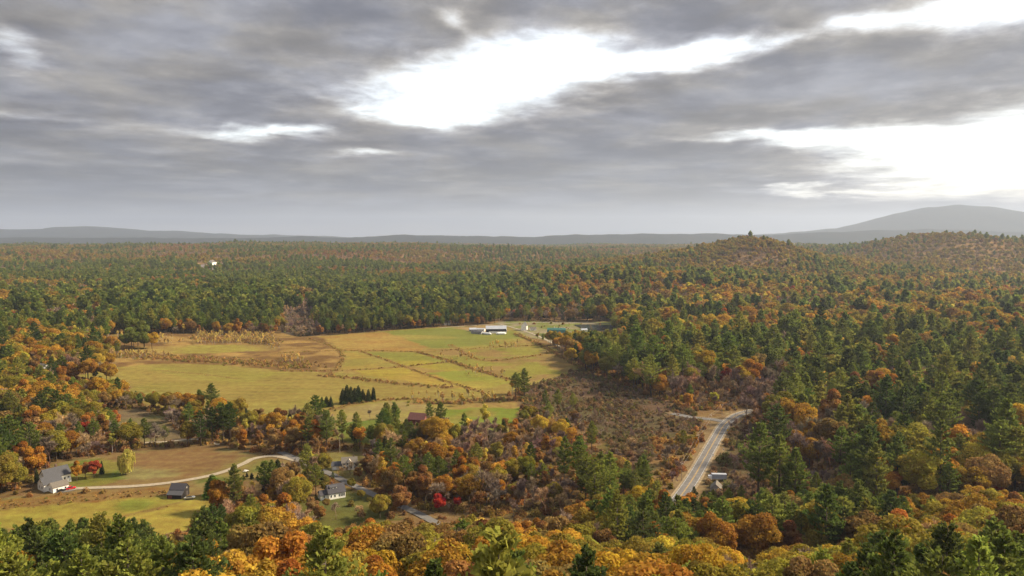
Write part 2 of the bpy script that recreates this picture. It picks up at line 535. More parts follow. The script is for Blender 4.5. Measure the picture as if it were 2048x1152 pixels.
def build_ground():
    xs = axis(-780, 780, 3.4, 34000, 1.013)
    ys = axis(260, 1240, 3.4, 34000, 1.03)
    ys = ys[ys > -3500]
    X, Y = np.meshgrid(xs, ys)
    Z = height(X, Y)
    nx, ny = len(xs), len(ys)
    U, V = project(X, Y, Z)
    U = np.where(Y > 20, U, -9999)
    # ragged borders
    wob = np.hypot(X, Y) * 0 + 1
    pxm = F / np.maximum(np.hypot(X, Y), 50)
    U2 = U + (fbm(X / 14, Y / 14, 3) - 0.5) * 14 * pxm
    V2 = V + (fbm(X / 14 + 50, Y / 14, 3) - 0.5) * 5 * pxm * CAM_Z / np.maximum(np.hypot(X, Y), 50) * 2
    d = np.hypot(X, Y)
    n_big = fbm(X / 90, Y / 60, 4)
    n_mid = fbm(X / 25 + 7, Y / 25, 4)
    litter = np.array([0.135, 0.085, 0.038])
    C = np.ones(X.shape + (3,)) * litter
    C *= (0.7 + 0.6 * n_mid)[..., None]
    C *= (1 + 0.6 * sstep(d, 900, 1800))[..., None]
    farw = sstep(d, 5200, 7600)[..., None]
    fcol = np.array([0.022, 0.030, 0.028]) * (1 - n_big[..., None]) + np.array([0.042, 0.040, 0.030]) * n_big[..., None]
    C = C * (1 - farw) + fcol * farw

    def paint(poly, col, col2=None, nz=None, w=1.0, soft=None):
        m = inside(U2, V2, poly)
        if not m.any():
            return
        c = np.array(col)
        if col2 is not None:
            k = sstep((nz if nz is not None else n_big)[m], 0.38, 0.62)[:, None]
            c = c * (1 - k) + np.array(col2) * k
        C[m] = C[m] * (1 - w) + (c * np.array([.93, .97, 1.15])) * 0.54 * w

    GREEN = (0.28, 0.26, 0.05)
    LIME = (0.33, 0.265, 0.058)
    GOLD = (0.37, 0.245, 0.07)
    TAN = (0.42, 0.26, 0.075)
    BROWN = (0.23, 0.13, 0.045)
    LAWN = (0.16, 0.20, 0.035)
    paint(FARM, GOLD, LIME)
    # brown rough ground and mown parcels
    paint([(210, 690), (235, 668), (560, 664), (640, 672), (690, 712), (660, 745), (560, 742), (400, 728), (300, 728), (230, 735)], TAN, BROWN, n_mid)
    paint([(270, 694), (400, 690), (540, 690), (560, 700), (400, 707), (250, 706)], (0.36, 0.29, 0.06), GOLD)
    paint([(150, 752), (240, 736), (330, 728), (440, 729), (560, 742), (650, 747), (760, 763), (880, 775), (960, 790), (880, 800), (770, 798), (690, 812), (590, 846), (440, 838), (262, 800), (255, 770)], LIME, (0.34, 0.25, 0.06), n_big)
    paint([(300, 738), (440, 732), (560, 745), (500, 765), (380, 760)], (0.35, 0.31, 0.055), LIME, n_big)
    paint([(640, 674), (700, 668), (770, 664), (850, 694), (840, 702), (690, 702)], (0.40, 0.235, 0.06), (0.42, 0.28, 0.07), n_mid)
    paint([(770, 663), (900, 655), (1020, 660), (1050, 680), (980, 690), (860, 697)], (0.36, 0.29, 0.065), (0.25, 0.25, 0.05), n_big)
    paint([(690, 705), (730, 706), (800, 732), (700, 740), (670, 738)], (0.40, 0.28, 0.06), LIME, n_mid)
    paint([(735, 705), (840, 706), (930, 736), (900, 744), (810, 730)], (0.40, 0.31, 0.05), GREEN, n_big)
    paint([(860, 745), (940, 740), (1030, 764), (960, 780)], (0.30, 0.30, 0.05), (0.40, 0.30, 0.06), n_big)
    paint([(800, 735), (860, 745), (960, 780), (880, 772), (740, 752), (700, 742)], (0.44, 0.30, 0.06), (0.40, 0.30, 0.05), n_mid)
    paint([(860, 702), (1000, 696), (1110, 702), (1165, 738), (1060, 765), (1030, 760), (930, 733)], (0.34, 0.22, 0.07), (0.30, 0.26, 0.05), n_mid)
    paint([(600, 858), (690, 815), (770, 802), (870, 805), (850, 840), (770, 845), (700, 850), (650, 862)], (0.36, 0.27, 0.09), (0.34, 0.27, 0.07), n_mid)
    paint([(690, 845), (770, 838), (770, 862), (745, 890), (690, 885), (660, 868)], LAWN, (0.22, 0.22, 0.04), n_mid)
    paint([(880, 820), (960, 815), (1045, 815), (1030, 862), (900, 860)], (0.24, 0.27, 0.04), LIME, n_mid)
    paint(FARMYARD, (0.24, 0.25, 0.06), (0.36, 0.29, 0.15), n_mid)
    paint([(905, 656), (940, 652), (985, 652), (1020, 660), (1000, 668), (940, 662)], (0.44, 0.31, 0.14), (0.40, 0.27, 0.10), n_mid)
    paint(FIELD_E, (0.33, 0.24, 0.08), (0.30, 0.26, 0.07))
    paint(YARD, (0.28, 0.22, 0.07), (0.27, 0.17, 0.06), n_mid)
    paint([(60, 960), (120, 930), (200, 918), (260, 930), (280, 960), (180, 975), (120, 975)], (0.17, 0.20, 0.035), (0.26, 0.22, 0.045), n_mid)
    paint([(250, 905), (430, 895), (480, 905), (420, 945), (290, 965), (240, 960)], (0.29, 0.235, 0.08), (0.28, 0.165, 0.06), n_mid)
    paint([(400, 945), (500, 912), (560, 925), (600, 950), (540, 960), (440, 965), (400, 962)], (0.17, 0.19, 0.04), (0.28, 0.20, 0.06), n_mid)
    paint([(-160, 1010), (200, 985), (340, 975), (360, 985), (200, 1003), (-160, 1030)], (0.36, 0.20, 0.045), (0.30, 0.16, 0.04), n_mid)
    paint([(-160, 1030), (200, 1003), (330, 990), (430, 992), (430, 1010), (388, 1050), (300, 1085), (150, 1062), (-160, 1060)], (0.36, 0.29, 0.05), (0.40, 0.30, 0.055), n_mid)
    paint([(200, 1006), (330, 991), (400, 995), (380, 1004), (250, 1024)], (0.24, 0.25, 0.04), (0.34, 0.28, 0.05), n_mid)
    paint(CLEAR_L, (0.24, 0.17, 0.08), (0.22, 0.19, 0.06), n_mid)
    paint(YARD_2, (0.22, 0.14, 0.05), (0.16, 0.15, 0.035), n_mid)
    paint([(640, 1000), (690, 985), (740, 1002), (720, 1020), (650, 1022)], (0.13, 0.13, 0.04), (0.15, 0.15, 0.04), n_mid)
    paint(YARD_3, (0.26, 0.21, 0.06), (0.22, 0.16, 0.05), n_mid)
    paint(MARSH, (0.17, 0.105, 0.055), (0.14, 0.11, 0.045), n_mid)
    paint([(1180, 945), (1195, 880), (1240, 872), (1275, 900), (1270, 935)], (0.24, 0.12, 0.045), (0.20, 0.15, 0.045), n_mid)
    paint(SLOUGH, (0.15, 0.11, 0.06), (0.12, 0.10, 0.05), n_mid)
    paint(SCRUB_E, (0.20, 0.11, 0.06), (0.15, 0.11, 0.045), n_mid)
    paint(KNOLL, (0.18, 0.11, 0.055), (0.22, 0.15, 0.05), n_mid)
    paint(FARHOUSE, (0.38, 0.31, 0.26), (0.30, 0.24, 0.16), n_mid)
    near = (Y > 250) & (Y < 1400) & (np.abs(X) < 900)
    for line, w, s, h in HEDGES:
        dd = np.full(X.shape, 1e9)
        dd[near] = seg_dist(X[near] + (n_mid[near] - .5) * 6, Y[near], line)
        m = dd < w * 1.05 + 1.2
        C[m] = C[m] * 0.25 + np.array([0.15, 0.095, 0.035]) * 0.75
    for line, w in ((ROAD, 7), (SIDE, 5)):
        dd = np.full(X.shape, 1e9)
        dd[near] = seg_dist(X[near], Y[near], line)
        m = dd < w + 3
        C[m] = C[m] * 0.4 + np.array([0.17, 0.125, 0.07]) * 0.6
    # gentle tractor grain in the mown field
    me = bpy.data.meshes.new('ground')
    co = np.stack([X, Y, Z], -1).reshape(-1, 3)
    idx = np.arange(nx * ny).reshape(ny, nx)
    q = np.stack([idx[:-1, :-1], idx[:-1, 1:], idx[1:, 1:], idx[1:, :-1]], -1).reshape(-1, 4)
    me.vertices.add(len(co))
    me.vertices.foreach_set('co', co.ravel())
    me.loops.add(q.size)
    me.loops.foreach_set('vertex_index', q.ravel())
    me.polygons.add(len(q))
    me.polygons.foreach_set('loop_start', np.arange(0, q.size, 4))
    me.polygons.foreach_set('use_smooth', np.ones(len(q), bool))
    me.update()
    a = me.attributes.new('gcol', 'FLOAT_COLOR', 'POINT')
    a.data.foreach_set('color', np.concatenate([C.reshape(-1, 3), np.ones((nx * ny, 1))], 1).ravel())
    me.materials.append(ground_mat())
    o = bpy.data.objects.new('ground', me)
    COL.objects.link(o)
    o['kind'] = 'structure'
    o['label'] = 'rolling valley ground with golden fields and leaf litter under woods'
    o['category'] = 'ground'
    return o


build_ground()


# ------------------------------------------------------------------ mesh helpers
class MB:
    def __init__(self):
        self.v = []
        self.f = []

    def add(self, verts, faces):
        k = len(self.v)
        self.v += [tuple(p) for p in verts]
        self.f += [tuple(i + k for i in f) for f in faces]
        return self

    def box(self, x0, x1, y0, y1, z0, z1):
        return self.add([(x0, y0, z0), (x1, y0, z0), (x1, y1, z0), (x0, y1, z0), (x0, y0, z1), (x1, y0, z1), (x1, y1, z1), (x0, y1, z1)],
                        [(0, 3, 2, 1), (4, 5, 6, 7), (0, 1, 5, 4), (1, 2, 6, 5), (2, 3, 7, 6), (3, 0, 4, 7)])

    def prism(self, prof, y0, y1, ax='x'):
        """profile in (a,z) pushed along the other axis"""
        n = len(prof)
        if ax == 'x':
            vs = [(p[0], y0, p[1]) for p in prof] + [(p[0], y1, p[1]) for p in prof]
        else:
            vs = [(y0, p[0], p[1]) for p in prof] + [(y1, p[0], p[1]) for p in prof]
        fs = [tuple(range(n))[::-1], tuple(range(n, 2 * n))] + [(i, (i + 1) % n, n + (i + 1) % n, n + i) for i in range(n)]
        return self.add(vs, fs)

    def tube(self, path, radii, n=6):
        rings = []
        k = len(self.v)
        for i, p in enumerate(path):
            p = Vector(p)
            a = Vector(path[max(i - 1, 0)])
            b = Vector(path[min(i + 1, len(path) - 1)])
            t = (b - a).normalized() if (b - a).length > 1e-6 else Vector((0, 0, 1))
            s = t.orthogonal().normalized()
            w = t.cross(s)
            for j in range(n):
                g = 2 * math.pi * j / n
                self.v.append(tuple(p + (s * math.cos(g) + w * math.sin(g)) * radii[i]))
        for i in range(len(path) - 1):
            for j in range(n):
                self.f.append((k + i * n + j, k + i * n + (j + 1) % n, k + (i + 1) * n + (j + 1) % n, k + (i + 1) * n + j))
        self.f.append(tuple(k + j for j in range(n))[::-1])
        self.f.append(tuple(k + (len(path) - 1) * n + j for j in range(n)))
        return self

    def mesh(self, name, mat=None, smooth=False):
        me = bpy.data.meshes.new(name)
        me.from_pydata(self.v, [], self.f)
        if smooth:
            for p in me.polygons:
                p.use_smooth = True
        if mat:
            me.materials.append(mat)
        me.update()
        return me

    def build(self, name, mat, parent=None, loc=None, smooth=False):
        o = bpy.data.objects.new(name, self.mesh(name, mat, smooth))
        COL.objects.link(o)
        if parent is not None:
            o.parent = parent
        if loc is not None:
            o.location = loc
        return o


def thing(name, label, cat, loc, rz=0.0, group=None):
    o = bpy.data.objects.new(name, None)
    COL.objects.link(o)
    o.empty_display_size = 1
    o.location = loc
    o.rotation_euler = (0, 0, rz)
    o['label'] = label
    o['category'] = cat
    if group:
        o['group'] = group
    return o


# ------------------------------------------------------------------ tree prototypes
def quads_mesh(name, P, A, B, lv, mat, extra=None, extra_mat=None):
    """quads centred at P spanned by half vectors A and B, with a per-leaf value"""
    n = len(P)
    vs = np.stack([P - A - B, P + A - B, P + A + B, P - A + B], 1).reshape(-1, 3)
    faces = np.arange(4 * n).reshape(n, 4)
    lvv = np.repeat(lv, 4)
    mi = np.zeros(n, int)
    loops = [faces.ravel()]
    starts = list(np.arange(0, 4 * n, 4))
    if extra is not None:
        k = len(vs)
        vs = np.concatenate([vs, np.array(extra.v, float)])
        lvv = np.concatenate([lvv, np.full(len(extra.v), 0.5)])
        pos = 4 * n
        for f in extra.f:
            loops.append(np.array(f) + k)
            starts.append(pos)
            pos += len(f)
        mi = np.concatenate([mi, np.ones(len(extra.f), int)])
    lp = np.concatenate(loops)
    me = bpy.data.meshes.new(name)
    me.vertices.add(len(vs))
    me.vertices.foreach_set('co', vs.astype(np.float32).ravel())
    me.loops.add(len(lp))
    me.loops.foreach_set('vertex_index', lp.astype(np.int32))
    me.polygons.add(len(starts))
    me.polygons.foreach_set('loop_start', np.array(starts, np.int32))
    me.materials.append(mat)
    if extra is not None:
        me.materials.append(extra_mat)
        me.polygons.foreach_set('material_index', mi.astype(np.int32))
    me.update(calc_edges=True)
    a = me.attributes.new('lv', 'FLOAT', 'POINT')
    a.data.foreach_set('value', lvv.astype(np.float32))
    return me


def unit(v):
    return v / np.maximum(np.linalg.norm(v, axis=-1, keepdims=True), 1e-9)


def leaf_frames(rng, N, size, flat=0.55):
    """half vectors of leaf quads whose face leans towards normals N"""
    n = len(N)
    nn = unit(N * flat + rng.normal(size=(n, 3)) * (1 - flat) * 0.9)
    a = unit(np.cross(nn, rng.normal(size=(n, 3))))
    b = np.cross(nn, a)
    s = size * rng.uniform(0.6, 1.25, n)[:, None]
    return a * s * 0.5, b * s * 0.5 * rng.uniform(0.6, 1.0, n)[:, None]


def broadleaf(seed, H=17.0, R=6.0, base=0.28, nl=26, leaves=(7000, 1500, 300), sizes=(0.44, 0.88, 1.9), narrow=1.0, sparse=0.0):
    """lobed crown; returns trunk builder and a list of (P,A,B,lv) for three levels"""
    rng = np.random.default_rng(seed)
    zc = H * (base + (1 - base) * 0.5)
    hz = H * (1 - base) * 0.5
    lobes = []
    while len(lobes) < nl:
        p = rng.normal(size=3)
        p = p / np.linalg.norm(p) * rng.uniform(0.45, 1.0)
        if p[2] < -0.8:
            continue
        r = rng.uniform(0.22, 0.40) * R * (0.8 + 0.25 * narrow)
        taper = 1.0 - 0.35 * max(0, p[2]) - 0.25 * max(0, -p[2])
        c = np.array([p[0] * (R - r * .6) * taper, p[1] * (R - r * .6) * taper, zc + p[2] * (hz - r * 0.7)])
        lobes.append((c, r))
    lobes.append((np.array([0, 0, zc]), R * 0.5))
    Cc = np.array([l[0] for l in lobes])
    Rr = np.array([l[1] for l in lobes])
    trunk = MB()
    lean = rng.uniform(-0.4, 0.4, 2)
    top = H * 0.72
    trunk.tube([(0, 0, -0.6), (lean[0] * .3, lean[1] * .3, H * base * .6), (lean[0], lean[1], H * .5), (lean[0] * 1.5, lean[1] * 1.5, top)],
               [0.034 * H / 2 * .62, .25 * H / 17, .17 * H / 17, .05], 7)
    for i in rng.choice(nl, min(8, nl), replace=False):
        c = Cc[i]
        z0 = H * rng.uniform(base * .75, 0.5)
        s = np.array([lean[0] * z0 / (H * .5), lean[1] * z0 / (H * .5), z0])
        m = s * .5 + c * .5 + np.array([0, 0, -0.5])
        trunk.tube([s, m, c], [.11 * H / 17, .08 * H / 17, .03], 5)
    out = []
    for n, sz in zip(leaves, sizes):
        w = Rr ** 2
        pick = rng.choice(len(Rr), size=n * 3, p=w / w.sum())
        N = unit(rng.normal(size=(n * 3, 3)))
        rr = Rr[pick] * rng.uniform(0.72, 1.06, n * 3)
        P = Cc[pick] + N * rr[:, None] * np.array([1, 1, .85])
        D = np.linalg.norm(P[:, None, :] - Cc[None], axis=2) / Rr[None]
        D[np.arange(n * 3), pick] = 9
        keep = (D.min(1) > 0.74) & (P[:, 2] > H * base * 0.6)
        ids = np.flatnonzero(keep)[:n]
        P, N, pick = P[ids], N[ids], pick[ids]
        A, B = leaf_frames(rng, unit(N + np.array([0, 0, .35])), sz, 0.6)
        lobe_v = rng.random(len(Rr))
        lv = np.clip(0.55 * lobe_v[pick] + 0.45 * rng.random(len(P)), 0, 1)
        out.append((P, A, B, lv))
    return trunk, out


def willow_tree(seed):
    rng = np.random.default_rng(seed)
    trunk, out = broadleaf(seed, 16, 6.3, 0.2, 22, (1600, 500, 100), (.6, 1.1, 2.6))
    P, A, B, lv = out[0]
    n = 2200
    i = rng.integers(0, len(P), n)
    P2 = P[i].copy()
    P2[:, 2] = np.maximum(P2[:, 2] - rng.uniform(.3, 4.5, n), 1.2 + rng.uniform(0, 1.5, n))
    P2[:, :2] *= 1.06
    ang = np.arctan2(P2[:, 1], P2[:, 0])
    A2 = np.stack([-np.sin(ang), np.cos(ang), np.zeros(n)], 1) * rng.uniform(.12, .28, n)[:, None]
    B2 = np.stack([np.zeros(n), np.zeros(n), np.ones(n)], 1) * rng.uniform(.4, 1.1, n)[:, None]
    out[0] = (np.concatenate([P, P2]), np.concatenate([A, A2]), np.concatenate([B, B2]), np.concatenate([lv, rng.random(n)]))
    return trunk, out


def pine(seed, H=23.0, R=4.3, base=0.32, levels=(2.5, 0.6, 0.2), sizes=(0.48, 1.1, 2.6)):
    """eastern white pine: uneven whorls of upswept plumes"""
    rng = np.random.default_rng(seed)
    trunk = MB()
    lean = rng.uniform(-.5, .5, 2)
    trunk.tube([(0, 0, -.6), (lean[0] * .5, lean[1] * .5, H * .5), (lean[0], lean[1], H * .97)], [.36, .24, .04], 7)
    z = H * base
    br = []
    while z < H * 0.985:
        t = (z / H - base) / (1 - base)
        prof = (0.55 + 0.75 * t if t < 0.4 else 0.85 * (1 - t) / 0.6 + 0.10)
        k = rng.integers(4, 7) if t < .85 else 4
        a0 = rng.uniform(0, 6.28)
        for j in range(k):
            L = R * prof * rng.uniform(0.55, 1.25)
            br.append((z + rng.uniform(-.35, .35), a0 + 6.28 * j / k + rng.uniform(-.35, .35), L, t))
        z += rng.uniform(0.75, 1.35) * (1.0 if t < .7 else .75)
    for (bz, a, L, t) in br[::2]:
        if t < .8:
            d = np.array([math.cos(a), math.sin(a)])
            trunk.tube([(lean[0] * bz / H, lean[1] * bz / H, bz), (d[0] * L * .9, d[1] * L * .9, bz + L * .18)], [.07, .02], 4)
    out = []
    for lev, sz in zip(levels, sizes):
        P, A, B, lv = [], [], [], []
        for (bz, a, L, t) in br:
            n = max(1, int(round((4 + L * 4.6) * lev)))
            if lev < 0.2 and rng.random() > 0.55:
                continue
            s = np.sqrt(rng.uniform(0.08, 1.0, n))
            side = rng.normal(size=n) * 0.24 * L * s
            cx, sx = math.cos(a), math.sin(a)
            x = s * L * cx - side * sx
            y = s * L * sx + side * cx
            zz = bz + L * (0.04 * s + 0.30 * s ** 2) + rng.normal(size=n) * .16
            f = zz / H
            p = np.stack([x + lean[0] * f, y + lean[1] * f, zz], 1)
            out_d = np.stack([np.full(n, cx) * .55, np.full(n, sx) * .55, np.full(n, .62)], 1)
            out_d = unit(out_d + rng.normal(size=(n, 3)) * .30)
            w = unit(np.cross(out_d, unit(rng.normal(size=(n, 3)) * .6 + np.array([0, 0, 1.0]))))
            q = sz * rng.uniform(.6, 1.25, n)[:, None]
            P.append(p)
            A.append(out_d * q * .62)
            B.append(w * q * .34)
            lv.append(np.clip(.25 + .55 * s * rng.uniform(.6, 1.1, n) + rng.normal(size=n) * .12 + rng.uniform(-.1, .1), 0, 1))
        out.append((np.concatenate(P), np.concatenate(A), np.concatenate(B), np.concatenate(lv)))
    return trunk, out


def spruce(seed, H=16.0, R=3.4, levels=(1.0, 0.45, 0.1), sizes=(.6, 1.0, 2.2)):
    rng = np.random.default_rng(seed)
    trunk = MB().tube([(0, 0, -.5), (0, 0, H * .95)], [.26, .03], 6)
    out = []
    for lev, sz in zip(levels, sizes):
        n = int(2400 * lev)
        t = 1 - np.sqrt(rng.random(n))
        z = H * (0.05 + .95 * t)
        a = rng.uniform(0, 6.28, n)
        lay = 0.82 + 0.18 * np.sin(z * 5.2 + np.sin(a * 3 + seed) * 1.3)
        bulge = 1 + .22 * np.sin(a * 2 + seed) * np.sin(t * 7 + seed * 1.7)
        r = R * (1 - t) ** .62 * lay * bulge * np.sqrt(rng.uniform(.3, 1.1, n)) + .1
        P = np.stack([r * np.cos(a), r * np.sin(a), z - r * .12], 1)
        od = unit(np.stack([np.cos(a), np.sin(a), np.full(n, -.1)], 1) + rng.normal(size=(n, 3)) * .35)
        w = unit(np.cross(od, rng.normal(size=(n, 3)) * .5 + np.array([0, 0, 1.0])))
        q = sz * rng.uniform(.6, 1.2, n)[:, None]
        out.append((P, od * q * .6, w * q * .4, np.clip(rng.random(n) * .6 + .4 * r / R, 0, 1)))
    return trunk, out


def bare(seed, H=16.0, spread=0.5, twigs=(2400, 800, 170), widths=(0.07, .14, .36)):
    """leafless crown: forking limbs and a haze of twigs"""
    rng = np.random.default_rng(seed)
    trunk = MB()
    ends = []

    def grow(p, d, L, r, lev):
        e = p + d * L
        mid = p + d * L * .5 + rng.normal(size=3) * L * .05
        trunk.tube([p, mid, e], [r, r * .8, r * .6], 5 if lev < 2 else 3)
        if lev >= 3:
            ends.append((e, d, L))
            return
        for k in range(rng.integers(2, 4) + (1 if lev == 0 else 0)):
            nd = unit((d + rng.normal(size=3) * spread + np.array([0, 0, .22]))[None])[0]
            grow(p + d * L * rng.uniform(.6, 1.0), nd, L * rng.uniform(.58, .8), r * .55, lev + 1)

    grow(np.array([0, 0, -.4]), np.array([0, 0, 1.0]), H * .36, .22 * H / 16, 0)
    out = []
    for n, w in zip(twigs, widths):
        i = rng.integers(0, len(ends), n)
        E = np.array([ends[k][0] for k in i])
        D = np.array([ends[k][1] for k in i])
        L = np.array([ends[k][2] for k in i])
        st = E - D * (L * rng.uniform(0, 1.1, n))[:, None]
        nd = unit(D * .9 + rng.normal(size=(n, 3)) * .6 + np.array([0, 0, .3]))
        ln = rng.uniform(.5, 1.6, n) * H / 16 * 1.15
        P = st + nd * (ln * .5)[:, None]
        A = nd * (ln * .5)[:, None]
        B = unit(np.cross(nd, rng.normal(size=(n, 3)))) * (w * .5 * rng.uniform(.6, 1.3, n))[:, None]
        out.append((P, A, B, rng.random(n)))
    return trunk, out


def shrub(seed, H=2.4, R=1.6):
    rng = np.random.default_rng(seed)
    trunk = MB()
    for k in range(5):
        a = rng.uniform(0, 6.28)
        trunk.tube([(0, 0, -.2), (math.cos(a) * R * .6, math.sin(a) * R * .6, H * .75)], [.05, .015], 4)
    out = []
    for n, sz in ((420, .34), (150, .6), (40, 1.2)):
        N = unit(rng.normal(size=(n, 3)))
        N[:, 2] = np.abs(N[:, 2])
        a = np.arctan2(N[:, 1], N[:, 0])
        lump = .8 + .25 * np.sin(a * 3 + seed) * np.cos(N[:, 2] * 4 + seed)
        P = N * np.array([R, R, H])[None] * (lump * rng.uniform(.55, 1.08, n))[:, None]
        A, B = leaf_frames(rng, N, sz, .4)
        out.append((P, A, B, rng.random(n)))
    return trunk, out


PROTO = {}        # species -> list of variants (crown mesh, trunk mesh, [joined lod0, lod1, lod2], height)
HEIGHT = {'pine': 23.0, 'spruce': 16.0, 'oak': 17.0, 'maple': 16.0, 'birch': 15.0, 'bare': 16.0, 'shrub': 2.4, 'sapling': 7.0}
RADIUS = {'pine': 5.2, 'spruce': 3.2, 'oak': 6.9, 'maple': 5.2, 'birch': 3.2, 'bare': 4.6, 'shrub': 1.7, 'sapling': 1.6}


def make_protos():
    defs = {
        'pine': (M_NEEDLE, M_BARK, [pine(11, 23, 5.3), pine(12, 23, 4.6, .34), pine(13, 24, 5.8, .28), pine(14, 21, 6.0, .38), pine(15, 20, 4.6, .2), pine(16, 23, 5.4, .42), pine(17, 19, 5.6, .3), pine(18, 22, 5.0, .25)]),
        'spruce': (M_NEEDLE, M_BARK, [spruce(21), spruce(22, 16, 2.6), spruce(23, 14, 3.6), spruce(24, 15, 2.9), spruce(25, 16.5, 3.2)]),
        'oak': (M_LEAF, M_BARK, [broadleaf(31, 17, 7.0, .26, 30), broadleaf(32, 17, 7.6, .24, 36), broadleaf(33, 18, 6.2, .28, 26), broadleaf(34, 16, 7.2, .2, 32), broadleaf(35, 17, 6.6, .28, 26), broadleaf(36, 16, 6.8, .24, 34)]),
        'maple': (M_LEAF, M_BARK, [broadleaf(41, 16, 5.0, .2, 22), broadleaf(42, 17, 4.6, .24, 20), broadleaf(43, 15, 5.4, .2, 26), broadleaf(44, 16, 4.2, .26, 18, (1500, 420, 80))]),
        'birch': (M_LEAF, M_PALEBARK, [broadleaf(51, 15, 2.9, .22, 18, (1300, 380, 80), (.5, .95, 2.0)), broadleaf(52, 16, 3.3, .28, 18, (1200, 360, 80), (.5, .95, 2.0)), broadleaf(53, 14, 2.5, .2, 16, (900, 300, 70), (.5, .95, 2.0))]),
        'bare': (M_TWIG, M_TWIG, [bare(61), bare(62, 17, .42), bare(63, 15, .6), bare(64, 16, .36)]),
        'shrub': (M_LEAF, M_TWIG, [shrub(71), shrub(72, 2.2, 2.0), shrub(73, 2.8, 1.4)]),
        'sapling': (M_LEAF, M_PALEBARK, [broadleaf(81, 7, 1.3, .15, 10, (360, 140, 40), (.4, .7, 1.4)), broadleaf(82, 7.5, 1.0, .15, 9, (300, 120, 36), (.4, .7, 1.4))]),
    }
    for sp, (lm, bm, vs) in defs.items():
        PROTO[sp] = []
        for i, (tr, lods) in enumerate(vs):
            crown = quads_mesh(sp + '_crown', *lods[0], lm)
            trunk = tr.mesh(sp + '_trunk', bm, True)
            joined = []
            for k in range(3):
                if k < 2:
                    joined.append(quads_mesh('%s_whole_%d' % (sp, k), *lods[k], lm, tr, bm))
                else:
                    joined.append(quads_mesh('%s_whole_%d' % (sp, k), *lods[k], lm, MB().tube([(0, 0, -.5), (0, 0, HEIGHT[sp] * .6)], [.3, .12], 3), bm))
            PROTO[sp].append((crown, trunk, joined))


make_protos()

# ------------------------------------------------------------------ woodland map: which trees grow where
TINTS = {
    'pine': [('dark green', (0.078, 0.100, 0.026), .24), ('green', (0.138, 0.162, 0.034), .42), ('yellow-green', (0.205, 0.210, 0.042), .34)],
    'spruce': [('dark green', (0.058, 0.074, 0.024), .9), ('green', (0.12, 0.16, 0.03), .1)],
    'oak': [('golden', (0.400, 0.242, 0.036), .26), ('olive', (0.255, 0.208, 0.036), .40), ('yellow', (0.44, 0.33, 0.050), .05), ('amber', (0.35, 0.190, 0.034), .14), ('brown', (0.25, 0.155, 0.052), .12)],
    'maple': [('orange', (0.42, 0.205, 0.036), .44), ('russet', (0.28, 0.145, 0.048), .32), ('red', (0.35, 0.070, 0.032), .03), ('brown', (0.27, 0.165, 0.062), .21)],
    'birch': [('pale yellow', (0.54, 0.42, 0.08), .7), ('golden', (0.48, 0.31, 0.055), .3)],
    'bare': [('grey-brown', (0.29, 0.21, 0.145), .5), ('mauve-brown', (0.23, 0.165, 0.138), .3), ('tan', (0.39, 0.265, 0.145), .2)],
    'shrub': [('brown', (0.25, 0.148, 0.060), .5), ('olive', (0.22, 0.178, 0.048), .3), ('tawny', (0.36, 0.23, 0.08), .2)],
    'sapling': [('pale yellow', (0.56, 0.42, 0.13), .6), ('tan', (0.45, 0.30, 0.10), .4)],
}
SPEC = ['pine', 'spruce', 'oak', 'maple', 'birch', 'bare']
